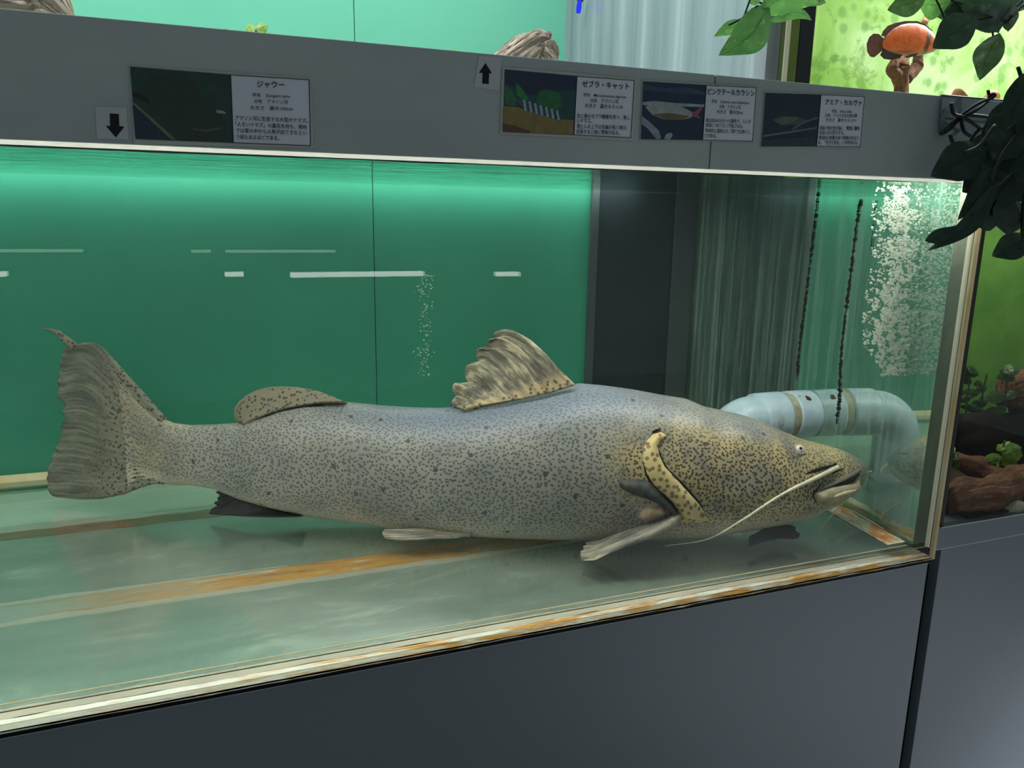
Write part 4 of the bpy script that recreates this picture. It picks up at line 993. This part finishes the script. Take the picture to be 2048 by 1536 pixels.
tube('barbel', [PB(1630, 1024, 0.05), PB(1660, 1016, 0.05), PB(1684, 1009, 0.05), PB(1662, 1032, 0.06), PB(1640, 1058, 0.07)], [0.0015, 0.0013, 0.0012, 0.0010, 0.0005], M['barbel'], fish, n=40, ring=6)
tube('barbel', [PB(1682, 1014, 0.0), PB(1712, 1026, 0.0), atZ(1742, 1043, 0.806), atZ(1768, 1058, 0.803)], [0.0020, 0.0022, 0.0016, 0.0006], M['barbel'], fish, n=30, ring=6)

# ------------------------------------------------------------------ signs on the beam
YS = 0.9885
def quadplate(name, px4, y, mat, parent=None, th=0.0012):
    a = [atY(p[0], p[1], y) for p in px4]; V = a+[p+np.array([0, th, 0]) for p in a]
    return fixn(mesh(name, V, BOXF, mat, parent))
def poly(shapes, y0, name, parent):
    """flat printed picture: stacked coloured shapes (px outline, colour)"""
    V, F, mi, mats = [], [], [], []
    for k, (pts, c) in enumerate(shapes):
        key = 'print_%d_%d_%d' % tuple(c)
        if key not in M: M[key] = flat(key, c, 0.35, 0.5, 0.18, 90)
        if M[key] not in mats: mats.append(M[key])
        b = len(V); V += [atY(x, y, y0-0.00012*(k+1)) for x, y in pts]; F.append(tuple(range(b, b+len(pts)))); mi.append(mats.index(M[key]))
    return fixn(mesh(name, V, F, mats, parent, mi=mi))
M['ink'] = flat('black_ink', (14, 15, 18), 0.5, 0.3)
M['paper'] = flat('white_paper', (206, 210, 216), 0.35, 0.5, 0.03)
M['lam'] = flat('laminate_edge', (176, 180, 168), 0.25, 0.6, 0.06, 40)
def lettering(lines, parent, y=YS-0.0016):
    V, F = [], []
    dg = bpy.context.evaluated_depsgraph_get
    for txt, xa, xb, ya, yb, h in lines:
        cu = bpy.data.curves.new('lettering', 'FONT'); cu.body = txt; cu.resolution_u = 2
        cu.offset = 0.012 if h > 11 else 0.007
        o = bpy.data.objects.new('lettering', cu); COL.objects.link(o); bpy.context.view_layer.update()
        me = bpy.data.meshes.new_from_object(o.evaluated_get(dg()))
        co = np.array([v.co for v in me.vertices])
        x0, x1 = co[:, 0].min(), co[:, 0].max(); z0, z1 = co[:, 1].min(), co[:, 1].max()
        b = len(V)
        for c in co:
            a = (c[0]-x0)/(x1-x0); q = (c[1]-z0)/(z1-z0)
            V.append(atY(xa+a*(xb-xa), ya+a*(yb-ya)-q*h, y))
        for p in me.polygons: F.append(tuple(i+b for i in p.vertices))
        bpy.data.objects.remove(o); bpy.data.meshes.remove(me); bpy.data.curves.remove(cu)
    return mesh('lettering', V, F, M['ink'], parent)
def sign(label, frame, pic, panel, shapes, lines):
    s = quadplate('fish_sign', frame, YS, M['lam'])
    tag(s, label, 'sign', 'fish name signs on the grey beam')
    quadplate('text_panel', panel, YS-0.0006, M['paper'], s, 0.0005)
    poly([(pic, shapes[0])]+shapes[1:], YS-0.0006, 'fish_picture', s)
    # thin printed border
    V, F = [], []
    for k in range(4):
        a, b = np.array(panel[k], float), np.array(panel[(k+1) % 4], float); ce = np.mean(np.array(panel, float), axis=0)
        ia, ib = a+(ce-a)*0.02, b+(ce-b)*0.02
        n0 = len(V); V += [atY(*q, YS-0.0013) for q in (a, b, ib, ia)]; F.append((n0, n0+1, n0+2, n0+3))
    mesh('border', V, F, M['ink'], s)
    lettering(lines, s)
    return s
def ell(cx, cy, rx, ry, rot=0, n=20):
    c, s = math.cos(rot), math.sin(rot)
    return [(cx+rx*math.cos(a)*c-ry*math.sin(a)*s, cy+rx*math.cos(a)*s+ry*math.sin(a)*c) for a in np.linspace(0, 2*PI, n, endpoint=False)]
sign('fish sign headed ジャウー with a dark green picture, beside the down arrow sticker',
     [(258, 131), (621, 156), (628, 296), (268, 288)], [(260, 133), (460.5, 149), (466, 286), (271, 278)], [(460.5, 149), (619, 159), (622, 292), (466, 286)],
     [(24, 62, 52), ([(300, 150), (350, 146), (395, 165), (405, 205), (440, 225), (455, 260), (440, 283), (360, 281), (310, 220), (275, 190)], (36, 54, 40)),
      ([(265, 210), (271, 278), (345, 281)], (26, 44, 58)), ([(264, 206), (270, 206), (352, 279), (342, 279)], (112, 112, 78)),
      ([(264, 184), (280, 186), (300, 200), (296, 206), (266, 192)], (16, 22, 22)), ([(432, 220), (444, 221), (452, 225), (450, 228), (434, 226)], (120, 160, 150)),
      ([(386, 256), (410, 260), (440, 254), (442, 258), (412, 264), (386, 260)], (86, 86, 60))],
     [('ジャウー', 514, 569, 175, 177, 14), ('学名　Zungaro jahu', 504.6, 579.6, 194.6, 197.4, 9), ('分布　アマゾン河', 508, 576, 206.5, 208.5, 8.5), ('大きさ　最大150cm', 500, 585.5, 219.3, 221.8, 8.5),
      ('アマゾン河に生息する大型のナマズ。', 470.6, 615.5, 240, 246, 9.5), ('「人食いナマズ」の異名を持ち、現地', 471, 613.5, 252.6, 259, 9.5), ('では胃の中から人骨が出てきたとい', 472, 613.5, 265.2, 270.6, 9.5), ('う話もあるほどである。', 473, 558.5, 278, 281, 9.5)])
zs = [([(1046+i*11, 205+i*3.6-(6 if i < 3 else 5)), (1050+i*11, 205+i*3.6-6), (1054+i*11, 222+i*3.0), (1049+i*11, 222+i*3.0)], (150, 170, 180)) for i in range(7)]
sign('fish sign headed ゼブラ・キャット with a striped fish over sand, beside the up arrow sticker',
     [(1005, 134), (1274, 157), (1266, 282), (1000, 268)], [(1009.6, 138.6), (1153.6, 152), (1147.5, 270), (1006.4, 264)], [(1153.6, 152), (1269.6, 160.5), (1262, 276), (1147.5, 270)],
     [(30, 42, 66), ([(1009, 165), (1030, 172), (1050, 186), (1072, 190), (1085, 178), (1110, 182), (1152, 180), (1149, 245), (1080, 235), (1009, 215)], (26, 72, 70)),
      ([(1032, 165), (1045, 178), (1058, 198), (1050, 204), (1034, 190)], (46, 120, 56)), ([(1072, 204), (1076, 186), (1090, 178), (1118, 184), (1125, 210), (1110, 225), (1080, 214)], (38, 100, 52)),
      ([(1009, 170), (1022, 178), (1034, 198), (1030, 212), (1009, 208)], (50, 104, 72)),
      ([(1007, 212), (1035, 214), (1070, 226), (1110, 238), (1147, 240), (1146.6, 269), (1006.4, 264)], (128, 112, 62)),
      ([(1006, 246), (1030, 252), (1060, 262), (1060, 266), (1006, 264)], (92, 62, 48)),
      ([(1030, 196), (1050, 200), (1075, 208), (1105, 220), (1125, 232), (1105, 236), (1070, 226), (1040, 212)], (60, 80, 90))]+zs,
     [('ゼブラ・キャット', 1164.6, 1258.6, 174.5, 179.5, 14), ('学名　Merodontotus tigrinus', 1167, 1252.5, 194, 198.5, 8.5), ('分布　アマゾン河', 1181, 1237, 205, 207.5, 8.5), ('大きさ　最大８０ｃｍ', 1170, 1246, 215.5, 218.5, 9),
      ('白と黒のゼブラ模様を持つ、美し', 1155, 1260, 236, 240, 9.5), ('いナマズ。', 1154.5, 1184, 245.5, 246.5, 9.5), ('尾ヒレの上下の先端が長く伸び、', 1154, 1255, 257, 260.5, 9.5), ('成長すると体に青味が出る。', 1153, 1240, 267.5, 270.5, 9.5)])
sign('fish sign headed ピンクテールカラシン with a pale pink tailed fish picture',
     [(1285, 160), (1516, 173), (1508, 285), (1280, 280)], [(1286.7, 162.5), (1412.4, 170), (1405, 280.4), (1281.8, 278.5)], [(1412.4, 170), (1513.6, 175), (1505.8, 283), (1405, 280.4)],
     [(26, 46, 70), ([(1287, 168), (1330, 176), (1370, 174), (1412, 184), (1411, 190), (1350, 186), (1287, 180)], (46, 70, 92)),
      ([(1285, 204), (1310, 202), (1350, 206), (1409, 209), (1408, 214), (1350, 213), (1285, 210)], (150, 164, 170)),
      ([(1290, 214), (1305, 207), (1335, 206), (1365, 214), (1388, 226), (1385, 234), (1365, 240), (1330, 240), (1305, 230)], (150, 158, 150)),
      ([(1305, 228), (1340, 226), (1380, 232), (1365, 240), (1330, 240)], (108, 96, 70)), ([(1384, 226), (1406, 211), (1404, 218), (1396, 230), (1402, 238), (1386, 233)], (150, 80, 92)),
      ([(1284, 232), (1300, 244), (1318, 262), (1322, 277), (1312, 278), (1296, 258), (1283, 248)], (132, 146, 154)), ([(1328, 278), (1332, 268), (1342, 265), (1346, 270), (1340, 279)], (150, 160, 164))],
     [('ピンクテールカラシン', 1415.8, 1509.5, 189, 192.5, 12.5), ('学名　Chalceus macrolepidotus', 1424, 1498, 206.8, 210, 8), ('分布　アマゾン河', 1439, 1481.6, 217, 218.8, 8), ('大きさ　最大20cm', 1433.8, 1486, 227.3, 229, 8),
      ('体は赤みのかかった銀色で、ヒレが', 1412, 1502, 244.8, 247.2, 8.5), ('成長につれてピンク色になる。', 1412, 1486, 254.2, 256.6, 8.5), ('基本的に温和だが、同種では争うこ', 1411, 1501, 265.2, 268.2, 8.5), ('とがある。', 1409.6, 1434, 275, 276, 8.5)])
sign('fish sign headed アミア・カルヴァ with a dark slate picture, rightmost of the row',
     [(1530, 183), (1733, 191), (1723, 296), (1522, 295)], [(1531.4, 185.5), (1642, 189), (1633, 293), (1523.4, 293)], [(1642, 189), (1730, 193), (1721, 294), (1633, 293)],
     [(30, 46, 58), ([(1545, 240), (1560, 233), (1585, 232), (1610, 238), (1612, 246), (1590, 250), (1560, 250)], (76, 84, 78)), ([(1552, 242), (1570, 234), (1600, 236), (1580, 246), (1560, 248)], (96, 100, 88)),
      ([(1527, 270), (1580, 262), (1634, 254), (1634, 257), (1580, 266), (1526, 274)], (96, 112, 120)), ([(1582, 258), (1606, 242), (1636, 234), (1636, 237), (1608, 246), (1586, 260)], (84, 100, 106)),
      ([(1524, 280), (1633, 272), (1633, 292), (1524, 292)], (42, 60, 62))],
     [('アミア・カルヴァ', 1651, 1724, 210, 212, 12), ('学名　Amia calva', 1664, 1704, 225.8, 226.2, 7), ('分布　アメリカ五大湖以南', 1651, 1714.5, 234.6, 235.2, 7.5), ('大きさ　最大９０ｃｍ', 1652, 1712, 243.6, 244.4, 7.5),
      ('成長で肉食性が強く、夜間に獲物', 1639.7, 1719.5, 260.2, 261.2, 8.5), ('を追いかけ捕食する。', 1639, 1689.5, 269.5, 270, 8.5), ('原始的な魚類の持つ特徴があるた', 1638, 1718, 279.5, 280.5, 8.5), ('め、「生きた化石」とも呼ばれる。', 1637, 1717, 289, 289.5, 8.5)])
def arrow(label, bg, pts):
    s = quadplate('arrow_sticker', bg, YS+0.0006, flat('sticker_clear', (182, 186, 186), 0.3, 0.5, 0.03), None, 0.0007)
    tag(s, label, 'sticker')
    mesh('arrow_mark', [atY(x, y, YS+0.0003) for x, y in pts], [tuple(range(7))], M['ink'], s)
arrow('pale sticker with a black down arrow left of the first fish sign', [(190, 213), (252, 215), (258, 279), (194, 277)],
      [(219.4, 227), (237.5, 228), (238.6, 252), (248.8, 253.5), (231.6, 275), (211.6, 251.5), (220.2, 251.8)])
arrow('pale sticker with a black up arrow left of the striped fish sign', [(958, 112), (1003, 114), (998, 182), (948, 174)],
      [(971, 126), (984, 146.5), (978.3, 146.5), (977.5, 168), (964.4, 167.2), (965.2, 146), (957.8, 145.6)])
cl = quadplate('clear_sheet', [(1882, 191), (2060, 206), (2050, 300), (1879, 268)], 0.986, glass_mat('clear_sheet', (0.86, 0.9, 0.92), 0.10), None, 0.001)
tag(cl, 'clear plastic sheet fixed on the beam behind the dark hanging foliage', 'sheet')
for pts in ([(1882, 191), (1881, 230), (1879, 268)], [(1882, 191), (1960, 197), (2040, 204)]):
    pxtube('edge', [(x, y, 0.9855) for x, y in pts], 1.8, flat('sheet_edge', (90, 98, 110), 0.3, 0.6), cl, n=6, ring=6)

# ------------------------------------------------------------------ hanging foliage in front
LB, LG, LD, LS = M['leaf_bright'], M['leaf_green'], M['leaf_dark'], M['leaf_shadow']
YV = 0.93
plant('hanging_vine', 'bright green variegated vine leaves hanging at the top before the pale side pane', 'plant',
      [[(1503, -10), (1492, 22), (1481, 50)], [(1458, 50), (1478, 40), (1500, 26), (1515, 12)], [(1515, 12), (1507, 18), (1508, 30)], [(1518, 4), (1528, 10), (1533, 15)], [(1536, -8), (1537, 10)], [(1530, 18), (1527, 28), (1523, 34)]],
      [((1530, 18), (1438, 110), 62, LB, dict(bend=0.10, dy=-0.02, fold=0.18)), ((1490, 47), (1428, 73), 24, LB, dict(bend=-0.06, Y=0.95)),
       ((1531, 16), (1640, 6), 58, LB, dict(bend=0.14, dy=0.01)), ((1548, 42), (1624, 41), 22, LB, dict(bend=0.12, Y=0.955)), ((1518, 0), (1498, 6), 14, LB),
       ((1540, -12), (1560, 14), 26, LG, dict(Y=0.95)), ((1600, -12), (1652, 6), 26, LB, dict(Y=0.96))], YV, M['stem'], r=1.7)
plant('hanging_vine', 'darker vine leaves hanging at the top right before the orange fish', 'plant',
      [[(1868, -8), (1880, 15), (1893, 48)], [(1985, 64), (1987, 74), (1992, 78)], [(1900, -5), (1925, 25), (1945, 40)], [(2048, 8), (2010, 48)], [(2050, -4), (2015, 25), (1960, 40)]],
      [((1846, -4), (1775, 20), 40, LG, dict(bend=0.02, Y=0.92)), ((1895, 4), (1836, 4), 44, LB, dict(bend=0.10)), ((1945, 38), (1866, 96), 56, LD, dict(Y=0.90)), ((1958, 12), (1996, 66), 66, LD, dict(bend=0.1)),
       ((1996, 74), (1960, 160), 42, LG, dict(Y=0.90, bend=-0.04, dy=-0.02)), ((1890, -6), (1905, 44), 44, LD, dict(Y=0.94)), ((2020, 14), (2016, 64), 26, LD), ((1935, -4), (1990, 32), 50, LD, dict(Y=0.95)),
       ((2000, -10), (2050, 20), 30, LD, dict(Y=0.96)), ((1925, 10), (1900, 48), 44, LD, dict(Y=0.93)), ((1990, -6), (2006, 32), 40, LG, dict(Y=0.94))], YV, M['stem'], r=1.6)
YD = 0.88
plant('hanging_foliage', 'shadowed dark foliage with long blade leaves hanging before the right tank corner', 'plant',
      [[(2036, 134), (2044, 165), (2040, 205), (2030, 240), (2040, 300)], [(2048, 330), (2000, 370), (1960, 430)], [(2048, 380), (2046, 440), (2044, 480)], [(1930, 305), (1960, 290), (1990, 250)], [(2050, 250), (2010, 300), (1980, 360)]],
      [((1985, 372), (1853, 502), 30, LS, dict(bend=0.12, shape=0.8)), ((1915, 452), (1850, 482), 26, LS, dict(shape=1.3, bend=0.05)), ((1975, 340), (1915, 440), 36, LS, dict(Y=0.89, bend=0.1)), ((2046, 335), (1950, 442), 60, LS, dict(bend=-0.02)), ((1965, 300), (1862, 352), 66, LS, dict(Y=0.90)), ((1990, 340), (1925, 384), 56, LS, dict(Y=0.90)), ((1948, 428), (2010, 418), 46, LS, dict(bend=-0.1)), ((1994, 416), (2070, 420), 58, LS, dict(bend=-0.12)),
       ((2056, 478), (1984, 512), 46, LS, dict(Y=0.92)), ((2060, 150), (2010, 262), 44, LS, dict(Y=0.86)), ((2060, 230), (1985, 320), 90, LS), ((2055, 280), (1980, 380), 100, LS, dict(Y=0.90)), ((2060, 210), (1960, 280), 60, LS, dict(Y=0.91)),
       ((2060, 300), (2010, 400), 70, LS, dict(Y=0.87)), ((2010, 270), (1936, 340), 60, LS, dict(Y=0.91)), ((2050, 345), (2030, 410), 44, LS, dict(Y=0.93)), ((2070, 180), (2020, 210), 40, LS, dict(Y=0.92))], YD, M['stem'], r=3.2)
M['wire'] = flat('black_wire', (26, 28, 30), 0.5, 0.4)
wr = pxtube('wire_loop', [(1976, 180, 0.96), (1977, 200, 0.96), (1950, 222, 0.96), (1920, 238, 0.97), (1900, 258, 0.975), (1884, 268, 0.978), (1886, 262, 0.975), (1915, 236, 0.97), (1955, 208, 0.96), (1984, 196, 0.955), (1990, 190, 0.955), (1985, 188, 0.955), (1976, 196, 0.96)], 2.6, M['wire'], None, n=90, ring=8)
tag(wr, 'black wire tie twisted in loops before the clear sheet on the beam', 'wire')
for pts in ([(1902, 206), (1908, 228), (1925, 234), (1945, 246), (1962, 258)], [(1900, 270), (1906, 285), (1920, 292), (1938, 286), (1950, 268), (1965, 255)], [(1935, 230), (1960, 232), (1990, 236), (2020, 238)], [(1922, 240), (1928, 262), (1940, 272)]):
    pxtube('strand', [(x, y, 0.965) for x, y in pts], 3.0, M['wire'], wr, n=30, ring=7)

# ------------------------------------------------------------------ lit strips of the facing row of tanks, seen mirrored in the panes
M['strip_lit'] = emis('strip_lit', (250, 255, 250), 11.0); M['strip_dim'] = emis('strip_dim', (235, 255, 245), 3.6)
def mirrored(label, x0, x1, y, h, mat, dist=3.4, group=None):
    a = atY(x0, y, dist); b = atY(x1, y, dist); k = np.linalg.norm((a+b)/2-CAM)/FPX
    f = lambda p: np.array([p[0], 2-p[1], p[2]])
    a, b = f(a), f(b); zc = (a[2]+b[2])/2
    o = box('strip_light', min(a[0], b[0]), max(a[0], b[0]), a[1]-0.03, a[1], zc-h*k/2, zc+h*k/2, mat)
    hs = box('housing', min(a[0], b[0])-0.01, max(a[0], b[0])+0.01, a[1]-0.06, a[1]-0.0305, zc-h*k/2-0.01, zc+h*k/2+0.01, M['black'], o)
    tag(o, label, 'lamp', group)
mirrored('long lit strip lamp of the facing row mirrored in the front pane', 582, 850, 549.5, 9, M['strip_lit'])
mirrored('short lit strip lamp left of the long one, mirrored in the front pane', 450, 488, 549.5, 8, M['strip_lit'])
mirrored('short lit strip lamp right of the long one, mirrored in the front pane', 996, 1042, 549, 8, M['strip_lit'])
mirrored('lit strip lamp mirrored at the left frame edge', -60, 10, 549.5, 8, M['strip_lit'])
mirrored('dim strip lamp mirrored at the left, above the lit strips', -60, 164, 502, 5, M['strip_dim'], 4.4)
mirrored('short dim strip lamp mirrored left of the catfish sign edge', 382, 422, 503, 5, M['strip_dim'], 4.4)
mirrored('dim strip lamp mirrored above the long lit strip', 451, 672, 503, 5, M['strip_dim'], 4.4)
